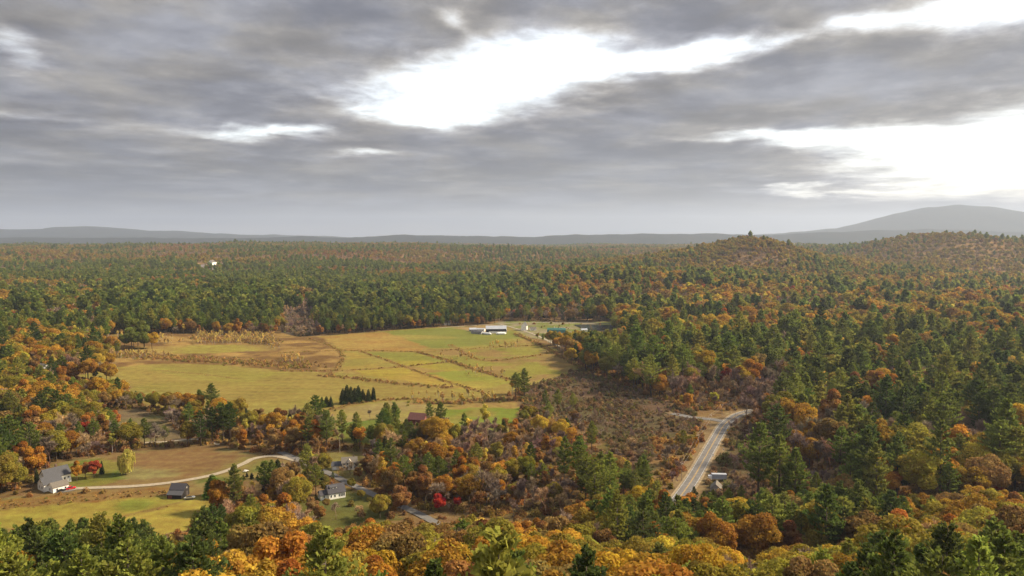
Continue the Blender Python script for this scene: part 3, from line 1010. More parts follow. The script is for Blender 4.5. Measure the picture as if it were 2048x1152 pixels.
# (polygon of ground in photograph pixels, weights of SPEC, density)
W = lambda p=0, s=0, o=0, m=0, b=0, x=0: np.array([p, s, o, m, b, x], float) / max(p + s + o + m + b + x, 1e-9)
REGIONS = [
    # far belts
    ([(-900, 478), (420, 478), (900, 478), (1100, 500), (1000, 535), (600, 540), (-900, 545)], W(1.5, 0, 5, 2.4, 0, 4.5), 1.0),
    ([(-900, 530), (600, 528), (1000, 535), (1060, 575), (1000, 640), (-900, 640)], W(6, 0, 2.4, .7, 0, 2.2), 1.0),
    ([(850, 490), (1150, 485), (1330, 490), (1300, 540), (1000, 545)], W(1.5, 0, 6, 4, .6, 1), 1.0),
    ([(940, 560), (1010, 575), (1230, 560), (1180, 600), (1000, 612)], W(5, 0, 3, 1.5, 0, 1), 1.0),
    ([(1030, 560), (1250, 545), (1500, 600), (1450, 640), (1240, 630), (1100, 600)], W(1.4, 0, 7, 2.5, .8, 1.2), 1.0),
    ([(1000, 610), (1240, 600), (1330, 645), (1220, 648), (1000, 648)], W(4, 1, 2, 1.5, 0, 4), 1.0),
    ([(1180, 470), (2500, 470), (2500, 560), (1540, 565), (1300, 545)], W(.6, 0, 8, .8, .3, 2.4), 1.0),
    ([(1400, 555), (2600, 555), (2600, 650), (1480, 650)], W(1.0, 0, 8, 1.0, .9, 1.0), 1.0),
    ([(1240, 640), (2600, 640), (2600, 700), (1400, 715), (1260, 690)], W(1.8, 0, 7, 1.2, 1.2, .9), 1.0),
    ([(1160, 700), (1500, 690), (1560, 760), (1420, 800), (1300, 790), (1170, 745)], W(4.2, 0, 3, 2.2, .6, 2.6), 1.0),
    ([(1480, 690), (2700, 680), (2700, 800), (1700, 800), (1520, 780)], W(4.8, 0, 4, 1.2, .4, 1.4), 1.0),
    ([(1420, 750), (1700, 765), (1720, 835), (1480, 850), (1400, 820)], W(1.4, 0, 1.6, 1.2, .2, 9), 1.0),
    ([(1600, 800), (2700, 790), (2700, 1010), (1720, 1000), (1560, 890)], W(7, 0, 1.8, .9, .3, 1.4), 1.0),
    ([(1490, 880), (1600, 880), (1720, 940), (1700, 960), (1560, 930)], W(3, 0, 1, .6, .3, 4), .9),
    # left bank
    ([(-700, 560), (220, 590), (240, 665), (205, 700), (-700, 690)], W(5.5, 0, 2.6, 1.2, .3, 1), 1.0),
    ([(-700, 690), (240, 680), (235, 735), (150, 755), (-700, 770)], W(3.0, 0, 5, 1.4, .8, 1.4), 1.0),
    ([(-700, 760), (150, 752), (262, 775), (270, 812), (180, 835), (90, 900), (70, 960), (-700, 1000)], W(3.4, 0, 5.5, 1.0, .8, 1), 1.0),
    ([(225, 585), (560, 600), (556, 664), (230, 668)], W(40, 0, .4, .8, 0, .5), 1.15),
    ([(640, 600), (1000, 598), (990, 650), (790, 660), (645, 672)], W(40, 0, 1.2, .6, .3, .5), 1.1),
    # middle wood between the fields and the yards
    ([(180, 838), (260, 812), (420, 830), (460, 880), (330, 895), (120, 925), (90, 905)], W(1.6, .2, 1.4, 2, .8, 2.4), .8),
    ([(400, 835), (640, 862), (700, 890), (640, 925), (520, 915), (440, 890)], W(.8, .2, 2, 3.4, .6, 4.6), 1.0),
    ([(690, 888), (860, 855), (1060, 865), (1100, 960), (960, 1020), (860, 1030), (720, 965)], W(.9, .2, 2.2, 2.8, .8, 6.0), 1.0),
    ([(1020, 850), (1060, 830), (1190, 860), (1190, 950), (1080, 965)], W(.7, 0, 1.6, 1.8, .8, 5), .75),
    ([(1260, 870), (1340, 860), (1400, 862), (1360, 980), (1250, 960)], W(1.6, 0, .6, .8, 1.2, 4.6), .55),
    ([(930, 1010), (1150, 955), (1180, 990), (1140, 1045), (960, 1050)], W(.3, 0, .6, .8, 0, 5), .8),
    ([(480, 985), (620, 960), (640, 990), (600, 1000), (580, 1070), (460, 1120), (400, 1060)], W(1.1, 0, 4, 1.6, 1.2, 1.6), .85),
    # foreground
    ([(-400, 1056), (150, 1062), (300, 1085), (400, 1060), (480, 1100), (430, 1400), (-400, 1400)], W(40, 0, .7, .6, 0, .5), 1.05),
    ([(480, 1095), (640, 1078), (760, 1052), (900, 1045), (1120, 1050), (1220, 1090), (1200, 1400), (400, 1400)], W(.5, 0, 12, 1.8, .1, 1.2), 1.0),
    ([(1120, 1000), (1200, 965), (1400, 985), (1480, 1002), (1620, 1005), (1760, 1000), (1790, 1150), (1500, 1180), (1240, 1160)], W(30, 0, 1.4, .9, .3, .6), 1.0),
    ([(1200, 1165), (1240, 1160), (1500, 1180), (1790, 1150), (1800, 1030), (2500, 1010), (2500, 1500), (1150, 1500)], W(.5, 0, 12, 2.0, .1, .8), 1.0),
]
DEFAULT_W = W(4, 0, 4, 2, .4, 1.5)

MEAN = {k: sum(np.array(c) * w for _, c, w in v) / sum(w for _, _, w in v) for k, v in TINTS.items()}
CEIL_U = [-300, 0, 180, 300, 345, 375, 400, 470, 560, 612, 632, 700, 780, 860, 900, 1100, 1150, 1200, 1300, 1370, 1480, 1500, 1600, 1700, 1800, 1950, 2048, 2400]
CEIL_V = [1040, 1040, 1036, 1042, 1070, 1062, 1002, 992, 985, 992, 1064, 1044, 1036, 1042, 1030, 1036, 1002, 968, 965, 985, 985, 972, 966, 962, 985, 962, 985, 985]
FRONT_U = [1100, 1200, 1320, 1420, 1500, 1600, 1720, 1800, 2048, 2400]
FRONT_V = [1030, 1080, 1064, 1072, 1108, 1072, 1074, 1012, 992, 992]
rec = {k: [] for k in ('sp', 'x', 'y', 's', 'tint', 'tname', 'rot', 'named')}


def pick_tint(sp, rng, name=None):
    opts = TINTS[sp]
    if name is None:
        w = np.array([o[2] for o in opts])
        i = rng.choice(len(opts), p=w / w.sum())
    else:
        i = [o[0] for o in opts].index(name)
    c = np.array(opts[i][1]) * rng.uniform(.82, 1.2) * (1 + rng.normal(size=3) * .05)
    return opts[i][0], np.clip(c, .005, .8)


def put(sp, x, y, s, tint, tname, rot, named=None):
    rec['sp'].append(sp)
    rec['x'].append(x)
    rec['y'].append(y)
    rec['s'].append(s)
    rec['tint'].append(tuple(tint))
    rec['tname'].append(tname)
    rec['rot'].append(rot)
    rec['named'].append(named)


BUILD_SPOTS = []       # filled below before scattering: (x, y, clear radius)


def spot(u, v, r):
    p = ground_at(u, v)
    BUILD_SPOTS.append((p.x, p.y, r))
    return p


P_HOUSE = spot(112, 972, 17)
P_BARN = spot(360, 990, 9)
P_COT = spot(663, 990, 12)
P_COT2 = spot(690, 938, 13)
P_RED = spot(836, 846, 12)
P_TRUCK = spot(1434, 962, 9)
P_SHACK = spot(1434, 983, 8)
P_HIDDEN = spot(1694, 985, 9)
P_GREY = spot(1290, 752, 10)
P_LEFT = spot(86, 752, 10)
P_FARH = spot(424, 533, 26)
P_WOODH = spot(892, 649, 9)
spot(1111, 671, 17)
spot(1085, 673, 10)
spot(1049, 661, 9)
spot(992, 667, 20)

# hand placed trees: species, u, v of the foot, height in metres, colour, label
NAMED = [
    ('maple', 188, 957, 12.5, 'red', 'round dark red maple between the white house and the willow'),
    ('maple', 154, 964, 11.5, 'orange', 'round orange and yellow tree right beside the white house'),
    ('maple', 171, 956, 11.0, 'russet', 'russet tree wedged behind the orange one by the white house'),
    ('spruce', 204, 948, 8.0, 'dark green', 'small dark evergreen just right of the dark red maple'),
    ('spruce', 74, 966, 8.0, 'dark green', 'dark columnar evergreen at the left end of the white house'),
    ('spruce', 426, 994, 13.0, 'green', 'full bright green conifer standing right of the dark barn'),
    ('spruce', 556, 957, 11, 'dark green', 'broad dark evergreen at the right end of the lawn with saplings'),
    ('spruce', 575, 957, 10, 'dark green', 'second dark evergreen beside the broad one by the lawn'),
    ('spruce', 532, 982, 8, 'brown', 'low dark purple-brown conifer below the sapling row'),
    ('maple', 548, 1012, 12, 'orange', 'orange tree below the low dark conifer, left of the cottage'),
    ('maple', 878, 1024, 11, 'red', 'vivid crimson tree standing right of the lane end'),
    ('maple', 915, 1022, 9, 'red', 'smaller dull crimson tree right of the vivid crimson one'),
    ('birch', 851, 925, 15, 'pale yellow', 'bright lemon yellow tree in the middle wood below the red barn'),
    ('birch', 924, 812, 11, 'pale yellow', 'bright yellow tree at the field edge right of the tall pines by the red barn'),
    ('birch', 961, 1128, 21, 'pale yellow', 'slender yellow tree rising through the canopy at the bottom centre'),
    ('oak', 760, 1040, 14, 'olive', 'rounded olive willow-like tree beside the grey lane'),
    ('maple', 1152, 708, 17, 'golden', 'large rounded golden-orange tree in front of the green roofed barn'),
    ('oak', 1225, 690, 16, 'amber', 'broad amber tree below the pond'),
    ('oak', 250, 698, 20, 'olive', 'leftmost low olive tree of the lone field clump'),
    ('maple', 263, 695, 32, 'green', 'left tall green tree of the lone field clump'),
    ('maple', 276, 693, 35, 'yellow-green', 'tallest green tree in the middle of the lone field clump'),
    ('maple', 289, 694, 33, 'green', 'right hand tall green tree of the lone field clump'),
    ('oak', 268, 699, 25, 'olive', 'rounded olive tree at the front of the lone field clump'),
    ('oak', 288, 699, 24, 'olive', 'second rounded olive tree at the front of the lone field clump'),
    ('oak', 304, 698, 22, 'golden', 'golden tree at the right foot of the lone field clump'),
    ('pine', 858, 862, 20, 'green', 'left of the two spreading pines beside the red barn'),
    ('pine', 882, 864, 21, 'green', 'right of the two spreading pines beside the red barn'),
    ('spruce', 1007, 868, 13, 'dark green', 'pointed dark spruce standing alone right of the red barn'),
    ('maple', 1545, 955, 16, 'golden', 'glowing golden tree at the left edge of the eastern pines'),
    ('maple', 1755, 940, 19, 'amber', 'amber topped tree between the eastern pines'),
    ('maple', 1830, 900, 19, 'orange', 'orange crown breaking through the eastern pines'),
    ('maple', 1418, 1128, 15, 'red', 'deep red tree among the foreground crowns right of centre'),
    ('maple', 30, 1165, 14, 'red', 'crimson tree in the bottom left corner'),
    ('birch', 75, 1190, 14, 'pale yellow', 'yellow tree in the bottom left corner beside the crimson one'),
    ('oak', 1425, 628, 19, 'yellow', 'glowing pale gold tree on the far right slope'),
    ('oak', 1405, 628, 18, 'yellow', 'golden tree left of the glowing one on the far right slope'),
    ('maple', 955, 652, 17, 'orange', 'bright orange tree against pines behind the farm sheds'),
    ('maple', 1390, 905, 10, 'orange', 'orange-red sapling tree just left of the main road'),
    ('pine', 1366, 900, 17, 'yellow-green', 'bright green pine left of the main road'),
    ('pine', 1128, 968, 27, 'green', 'left pine of the tall pair right of centre'),
    ('pine', 1160, 975, 29, 'green', 'tallest pine of the pair right of centre'),
    ('pine', 1090, 818, 17, 'green', 'left pine of the three standing in the marsh'),
    ('pine', 1115, 820, 16, 'yellow-green', 'middle pine of the three standing in the marsh'),
    ('pine', 1146, 822, 16, 'yellow-green', 'right pine of the three standing in the marsh'),
    ('bare', 560, 950, 9, 'grey-brown', 'small leafless tree beside the sapling row'),
    ('bare', 1090, 1030, 15, 'tan', 'left leafless tree on the tan knoll'),
    ('bare', 1125, 1028, 16, 'tan', 'right leafless tree on the tan knoll'),
    ('bare', 740, 842, 11, 'grey-brown', 'bare spreading tree on the small lawn left of the red barn'),
    ('pine', 770, 838, 10, 'green', 'small pine on the pale field left of the red barn'),
    ('bare', 700, 951, 9, 'grey-brown', 'leafless tree in front of the right end of the cream house'),
    ('bare', 684, 953, 8, 'tan', 'leafless tree in front of the middle of the cream house'),
    ('bare', 716, 950, 10, 'grey-brown', 'leafless tree at the right corner of the cream house'),
    ('maple', 716, 962, 9, 'russet', 'russet tree below the right corner of the cream house'),
    ('maple', 846, 870, 10, 'orange', 'orange tree hiding the foot of the red barn'),
    ('oak', 826, 872, 8, 'brown', 'low brown tree at the left foot of the red barn'),
    ('spruce', 645, 968, 9, 'dark green', 'dark evergreen behind the roof of the white cottage'),
    ('oak', 703, 982, 7, 'olive', 'round olive bush tree right of the white cottage'),
    ('oak', 722, 1000, 6, 'olive', 'low olive bush tree between the cottage and the lane'),
    ('maple', 624, 1030, 11, 'brown', 'brown tree on the slope left below the white cottage'),
    ('oak', 652, 1018, 6, 'brown', 'low brown bush tree at the left end of the cottage lawn'),
    ('maple', 640, 1046, 10, 'russet', 'russet tree at the lower edge of the cottage lawn'),
    ('bare', 672, 1040, 9, 'grey-brown', 'leafless tree at the lower edge of the cottage lawn'),
    ('bare', 720, 1036, 10, 'tan', 'leafless tree between the cottage lawn and the rounded lane tree'),
    ('oak', 776, 1022, 9, 'olive', 'olive tree overhanging the lane right of the rounded one'),
    ('maple', 1692, 968, 8, 'russet', 'low russet tree above the hidden dark roof'),
]
for i, u in enumerate((634, 644, 653, 662)):
    NAMED.append(('spruce', u, 815 - i * .5, (9, 9.5, 10, 9.5)[i], 'dark green', ('first', 'second', 'third', 'fourth')[i] + ' dark spruce from the left in the smaller field clump'))
for i, u in enumerate((686, 694, 702, 710, 717, 726, 737, 747)):
    NAMED.append(('spruce', u, 808 - i * .9, (14, 15.5, 15, 16, 15, 11, 10, 12)[i], 'dark green', ('first', 'second', 'third', 'fourth', 'fifth', 'sixth', 'seventh', 'last')[i] + ' dark spruce from the left in the larger field clump'))
for i, u in enumerate((557, 580, 648)):
    NAMED.append(('spruce', u, (856, 858, 842)[i], (12, 14, 9)[i], 'dark green', ('left', 'right', 'far right')[i] + ' black-green spruce at the foot of the hay field'))
for i, (u, v, h) in enumerate(((232, 893, 19), (262, 892, 18), (289, 893, 19), (330, 888, 15), (158, 892, 19), (188, 895, 20), (120, 905, 22))):
    NAMED.append(('pine', u, v, h, 'green', ('fourth', 'fifth', 'sixth', 'last', 'second', 'third', 'first')[i] + ' pine from the left in the row behind the white house meadow'))
for i, (u, v, h) in enumerate(((402, 892, 25), (425, 886, 26), (446, 885, 25), (460, 880, 26), (497, 858, 16))):
    NAMED.append(('pine', u, v, h, 'dark green', ('first', 'second', 'third', 'fourth', 'fifth')[i] + ' dark pine from the left in the clump above the driveway bend'))
for i, (u, v, h) in enumerate(((608, 1000, 18), (632, 998, 20), (650, 990, 14))):
    NAMED.append(('pine', u, v, h, 'yellow-green', ('left', 'middle', 'right')[i] + ' bright pine shading the white cottage'))
for i, (u, v, h) in enumerate(((756, 880, 13), (776, 884, 14), (794, 880, 15), (812, 876, 13))):
    NAMED.append(('pine', u, v, h, 'dark green', ('first', 'second', 'third', 'fourth')[i] + ' black-green pine from the left in front of the red barn'))
for i, (u, v, h) in enumerate(((808, 985, 24), (832, 980, 22), (858, 978, 21), (885, 975, 20), (912, 974, 21))):
    NAMED.append(('pine', u, v, h, 'green', ('first', 'second', 'third', 'fourth', 'fifth')[i] + ' pine from the left in the belt beyond the lane'))


def spread(dmin, dmax, cell, rng):
    xs = np.arange(-max(dmax * .68, min(dmax, 520)), max(dmax * .68, min(dmax, 520)), cell)
    ys = np.arange(max(40, dmin * 0.6), dmax, cell)
    X, Y = np.meshgrid(xs, ys)
    X = X + rng.uniform(-.42, .42, X.shape) * cell
    Y = Y + rng.uniform(-.42, .42, Y.shape) * cell
    X, Y = X.ravel(), Y.ravel()
    d = np.hypot(X, Y)
    az = np.abs(np.arctan2(X, Y))
    m = (d >= dmin) & (d < dmax) & ((az < math.radians(40)) | ((az < math.radians(64)) & (d < 560))) & (Y > 70)
    return X[m], Y[m]


def scatter():
    rng = np.random.default_rng(99)
    named_xy = []
    for sp, u, v, h, tn, lab in NAMED:
        p = ground_at(u, v)
        opts = [o[0] for o in TINTS[sp]]
        if tn in opts:
            _, c = pick_tint(sp, rng, tn)
        else:
            allc = {o[0]: o[1] for k in TINTS for o in TINTS[k]}
            c = np.array(allc[tn])
        if sp == 'spruce' and tn == 'brown':
            c = np.array([.05, .03, .03])
        if 'crimson' in lab or 'deep red' in lab:
            c = np.array([.42, .03, .03])
        if 'lone field clump' in lab and tn != 'golden':
            c = np.array([.17, .19, .04]) * rng.uniform(.8, 1.2)
        put(sp, p.x, p.y, h / HEIGHT[sp], c, tn, rng.uniform(0, 6.28), lab)
        named_xy.append((p.x, p.y, RADIUS[sp] * h / HEIGHT[sp] * .75))
    NX = np.array(named_xy)
    for dmin, dmax, cell in ((80, 1300, 7.9), (1300, 2600, 10.5), (2600, 7200, 15.5)):
        X, Y = spread(dmin, dmax, cell, rng)
        Z = height(X, Y)
        U, V = project(X, Y, Z)
        n = len(X)
        dist = np.hypot(X, Y)
        jit = np.clip(900.0 / dist, .2, 2.0)
        Uj = U + rng.normal(size=n) * 6 * jit
        Vj = V + rng.normal(size=n) * 2.5 * jit
        Wt = np.tile(DEFAULT_W, (n, 1))
        dens = np.ones(n)
        for poly, w, dn in REGIONS:
            m = inside(Uj, Vj, poly)
            Wt[m] = w
            dens[m] = dn
        ok = np.ones(n, bool)
        pm = F / dist
        Uo = U + (fbm(X / 16 + 5, Y / 16, 2) - .5) * 22 * pm
        Vo = V + (fbm(X / 16 + 25, Y / 16, 2) - .5) * 22 * pm * CAM_Z / dist
        for poly in OPEN:
            ok &= ~inside(Uo, Vo, poly)
        if dmin < 1300:
            near = dist < 1300
            for line, w in ((ROAD, 7.5), (SIDE, 6), (DRIVE, 4.5), (LANE, 4.5), (TRACK, 4), (FARMROAD, 6), (FARMLANE, 5)):
                ok &= seg_dist(X, Y, line) > w
            for x, y, r in NX:
                ok &= np.hypot(X - x, Y - y) > r + 2.0
        for x, y, r in BUILD_SPOTS:
            ok &= np.hypot(X - x, Y - y) > r
        # keep the sight lines to the buildings as the photograph shows them
        cap = np.full(n, 99.0)
        for (u0, u1, v1) in ((640, 690, 1018), (655, 720, 950), (1408, 1458, 985), (1366, 1480, 975), (815, 842, 850), (325, 415, 1006), (80, 145, 994), (620, 790, 1040), (1085, 1232, 668), (935, 1080, 672), (140, 262, 768), (262, 400, 792)):
            front = (V > v1 - 4) & (U > u0 - 8) & (U < u1 + 8)
            cap[front] = np.minimum(cap[front], (V[front] - v1 + 7) * dist[front] / F)
        ok &= cap > 5
        # drifts: neighbouring trees tend to be alike
        wl = 48 if dmin < 1300 else (110 if dmin < 2600 else 230)
        sets = [fbm(X / (wl * 1.6) + 31 * k, Y / wl + 11 * k, 3) for k in range(len(SPEC))]
        S = np.stack(sets, 1)
        S = (S - S.mean(0)) / S.std(0)
        Wt = Wt * np.exp((1.05 if dmin < 1300 else 1.25) * S)
        Wt /= Wt.sum(1, keepdims=True)
        r = rng.random(n)
        k = (np.cumsum(Wt, 1) < r[:, None]).sum(1).clip(0, len(SPEC) - 1)
        ok &= rng.random(n) < dens
        # broad crowns need more room than the grid gives
        need = np.array([.80, .8, .70, .84, .9, .95])[k]
        ok &= rng.random(n) < need
        tn_noise = fbm(X / 30 + 77, Y / 30 + 3, 3)
        grow = np.full(n, 1.1) if dmin >= 2600 else 1.45 - .4 * sstep(dist, 1500, 2100)
        if dmin < 1300:
            right = sstep(U, 1080, 1300) * sstep(Y, 300, 380)
            grow[:] = 1.25 + .38 * right
            ok &= rng.random(n) > .40 * right
            grow[Y < 340] = 1.42
            midwood = (V > 800) & (V < 1010) & (U > 150) & (U < 1490) & (Y > 330)
            grow[midwood] = 1.02
            grow[midwood & (U > 1000)] = .86
            grow[(V < 830) & (U < 1040) & (dist > 330)] = 1.12
        for i in np.flatnonzero(ok):
            sp = SPEC[k[i]]
            nm, c = pick_tint(sp, rng)
            s = float(np.clip(rng.normal(.92, .17), .5, 1.35)) * grow[i]
            if sp == 'bare':
                s *= .95
            c = c * (.8 + .4 * tn_noise[i])
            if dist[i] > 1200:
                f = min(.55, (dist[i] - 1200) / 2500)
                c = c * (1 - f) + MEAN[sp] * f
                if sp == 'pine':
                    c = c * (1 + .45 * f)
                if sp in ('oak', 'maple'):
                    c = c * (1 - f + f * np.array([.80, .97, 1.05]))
            s = min(s, cap[i] / HEIGHT[sp])
            if V[i] > 1000 and Y[i] < 362:
                top = np.interp(U[i], CEIL_U, CEIL_V)
                if V[i] > 1160 and U[i] > 1100:
                    top = max(top, np.interp(U[i], FRONT_U, FRONT_V))
                room = (V[i] - top) * Y[i] / F / HEIGHT[sp]
                if room < .42:
                    continue
                s = min(s, room * rng.uniform(.86, 1.03))
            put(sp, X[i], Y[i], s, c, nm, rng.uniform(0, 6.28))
    # brush: hedges, marsh, wood margins
    for line, w, sp_, h in HEDGES:
        L = sum((b - a).length for a, b in zip(line[:-1], line[1:]))
        m = int(1.9 * L / sp_ * (1 + w / 3.0))
        for _ in range(m):
            j = rng.integers(0, len(line) - 1)
            a, b = line[j], line[j + 1]
            p = a.lerp(b, rng.random())
            x, y = p.x + rng.normal() * w * .7, p.y + rng.normal() * w * .7
            nm, c = pick_tint('shrub', rng)
            c = c * 1.35
            put('shrub', x, y, h * .72 / 2.4 * rng.uniform(.4, 1.35), c, nm, rng.uniform(0, 6.28))
    for poly, cell, h, prob, tn in ((MARSH, 3.3, 1.7, 1.1, None), (SLOUGH, 6, 2.6, .9, None), (SCRUB_E, 3.4, 2.0, .8, None), (YARD_2, 4.5, 1.5, .12, None), (KNOLL, 4, 1.5, .5, None), (FARMYARD, 12, 2.0, .2, None),
                                    ([(-160, 1005), (200, 982), (330, 974), (340, 985), (200, 1003), (-160, 1028)], 4.5, 1.0, .35, 'tawny')):
        c4 = [ground_at(u, v) for u, v in poly]
        x0, x1 = min(p.x for p in c4), max(p.x for p in c4)
        y0, y1 = min(p.y for p in c4), max(p.y for p in c4)
        X, Y = np.meshgrid(np.arange(x0, x1, cell), np.arange(y0, y1, cell))
        X = (X + rng.uniform(-.5, .5, X.shape) * cell).ravel()
        Y = (Y + rng.uniform(-.5, .5, Y.shape) * cell).ravel()
        U, V = project(X, Y, height(X, Y))
        ok = inside(U, V, poly) & (rng.random(len(X)) < prob * (0.2 + 1.1 * sstep(fbm(X / 18, Y / 18, 3), .36, .6)))
        for line, w in ((ROAD, 8), (SIDE, 5), (DRIVE, 3.5), (LANE, 4), (FARMROAD, 6), (FARMLANE, 5)):
            ok &= seg_dist(X, Y, line) > w
        for bx, by, br in BUILD_SPOTS:
            ok &= np.hypot(X - bx, Y - by) > br * .8
        for i in np.flatnonzero(ok):
            nm, c = pick_tint('shrub', rng, tn)
            if poly is MARSH or poly is SCRUB_E or poly is SLOUGH:
                c = c * np.array([.8, .85, 1.15])
            put('shrub', X[i], Y[i], h / 2.4 * float(np.exp(rng.normal(0, .38))) * (.6 + .9 * float(vnoise(X[i] / 30, Y[i] / 30))), c, nm, rng.uniform(0, 6.28))
    # undergrowth between the trunks
    X, Y = spread(150, 820, 5.6, rng)
    U, V = project(X, Y, height(X, Y))
    ok = (rng.random(len(X)) < .75) & (U > -60) & (U < 2110) & (V < 1215)
    for poly in OPEN:
        ok &= ~inside(U, V, poly)
    for line, w in ((ROAD, 7.5), (SIDE, 5), (DRIVE, 3.5), (LANE, 4), (TRACK, 3), (FARMLANE, 5)):
        ok &= seg_dist(X, Y, line) > w
    for bx, by, br in BUILD_SPOTS:
        ok &= np.hypot(X - bx, Y - by) > br
    for i in np.flatnonzero(ok):
        nm, c = pick_tint('shrub', rng)
        put('shrub', X[i], Y[i], rng.uniform(.6, 2.0), c * np.array([1.1, .95, .9]), nm, rng.uniform(0, 6.28))
    # leafless saplings over the scrub
    for poly, cnt, h in ((MARSH, 150, 7), (SCRUB_E, 120, 9), (KNOLL, 30, 9), (SLOUGH, 170, 12)):
        us = [p[0] for p in poly]
        vs = [p[1] for p in poly]
        k = 0
        while k < cnt:
            u, v = rng.uniform(min(us), max(us)), rng.uniform(min(vs), max(vs))
            if not inside(np.array([u]), np.array([v]), poly)[0]:
                continue
            k += 1
            p = ground_at(u, v)
            if min(float(seg_dist(np.array([p.x]), np.array([p.y]), l)[0]) for l in (ROAD, SIDE, LANE)) < 11:
                continue
            if any(math.hypot(p.x - b[0], p.y - b[1]) < b[2] for b in BUILD_SPOTS):
                continue
            if 1400 < u < 1465 and v > 960:
                continue
            nm, c = pick_tint('bare', rng)
            put('bare', p.x, p.y, h / 16 * rng.uniform(.6, 1.4), c, nm, rng.uniform(0, 6.28))
    # pale aspens along the damp margins of the fields
    for (u0, u1, v0, v1, cnt) in ((392, 548, 668, 690, 330), (235, 290, 668, 680, 30), (300, 390, 676, 690, 25), (235, 330, 708, 720, 40), (560, 610, 716, 726, 26), (880, 950, 712, 726, 16), (980, 1040, 690, 700, 22),
                                   (820, 1000, 792, 806, 36), (520, 560, 690, 700, 14), (930, 1010, 742, 752, 12)):
        for _ in range(cnt):
            p = ground_at(rng.uniform(u0, u1), rng.uniform(v0, v1))
            nm, c = pick_tint('sapling', rng)
            put('sapling', p.x, p.y, rng.uniform(.6, 1.5), c * 1.1, nm, rng.uniform(0, 6.28))


scatter()

# ------------------------------------------------------------------ which trees show largest: coarse depth buffer
N = len(rec['sp'])
SPN = np.array(rec['sp'])
TX = np.array(rec['x'])
TY = np.array(rec['y'])
TS = np.array(rec['s'])
TZ = height(TX, TY)
TINT = np.array(rec['tint'])
TROT = np.array(rec['rot'])
TH = np.array([HEIGHT[s] for s in rec['sp']]) * TS
TR = np.array([RADIUS[s] for s in rec['sp']]) * TS
TD = np.hypot(TX, TY)
TU, TV = project(TX, TY, TZ)
_, TVT = project(TX, TY, TZ + TH)
SEEN = np.zeros(N)
buf = np.zeros((576, 1024), bool)
cand = np.flatnonzero((TD < 1250))
for i in cand[np.argsort(TD[cand])]:
    rpx = TR[i] * F / TD[i] / 2
    x0, x1 = int(TU[i] / 2 - rpx * .8), int(TU[i] / 2 + rpx * .8) + 1
    y0, y1 = int(TVT[i] / 2), int(TV[i] / 2) + 1
    x0, x1, y0, y1 = max(x0, 0), min(x1, 1024), max(y0, 0), min(y1, 576)
    if x1 <= x0 or y1 <= y0:
        continue
    b = buf[y0:y1, x0:x1]
    SEEN[i] = (~b).sum()
    if SPN[i] != 'bare':
        buf[y0:y1, x0:x1] = True

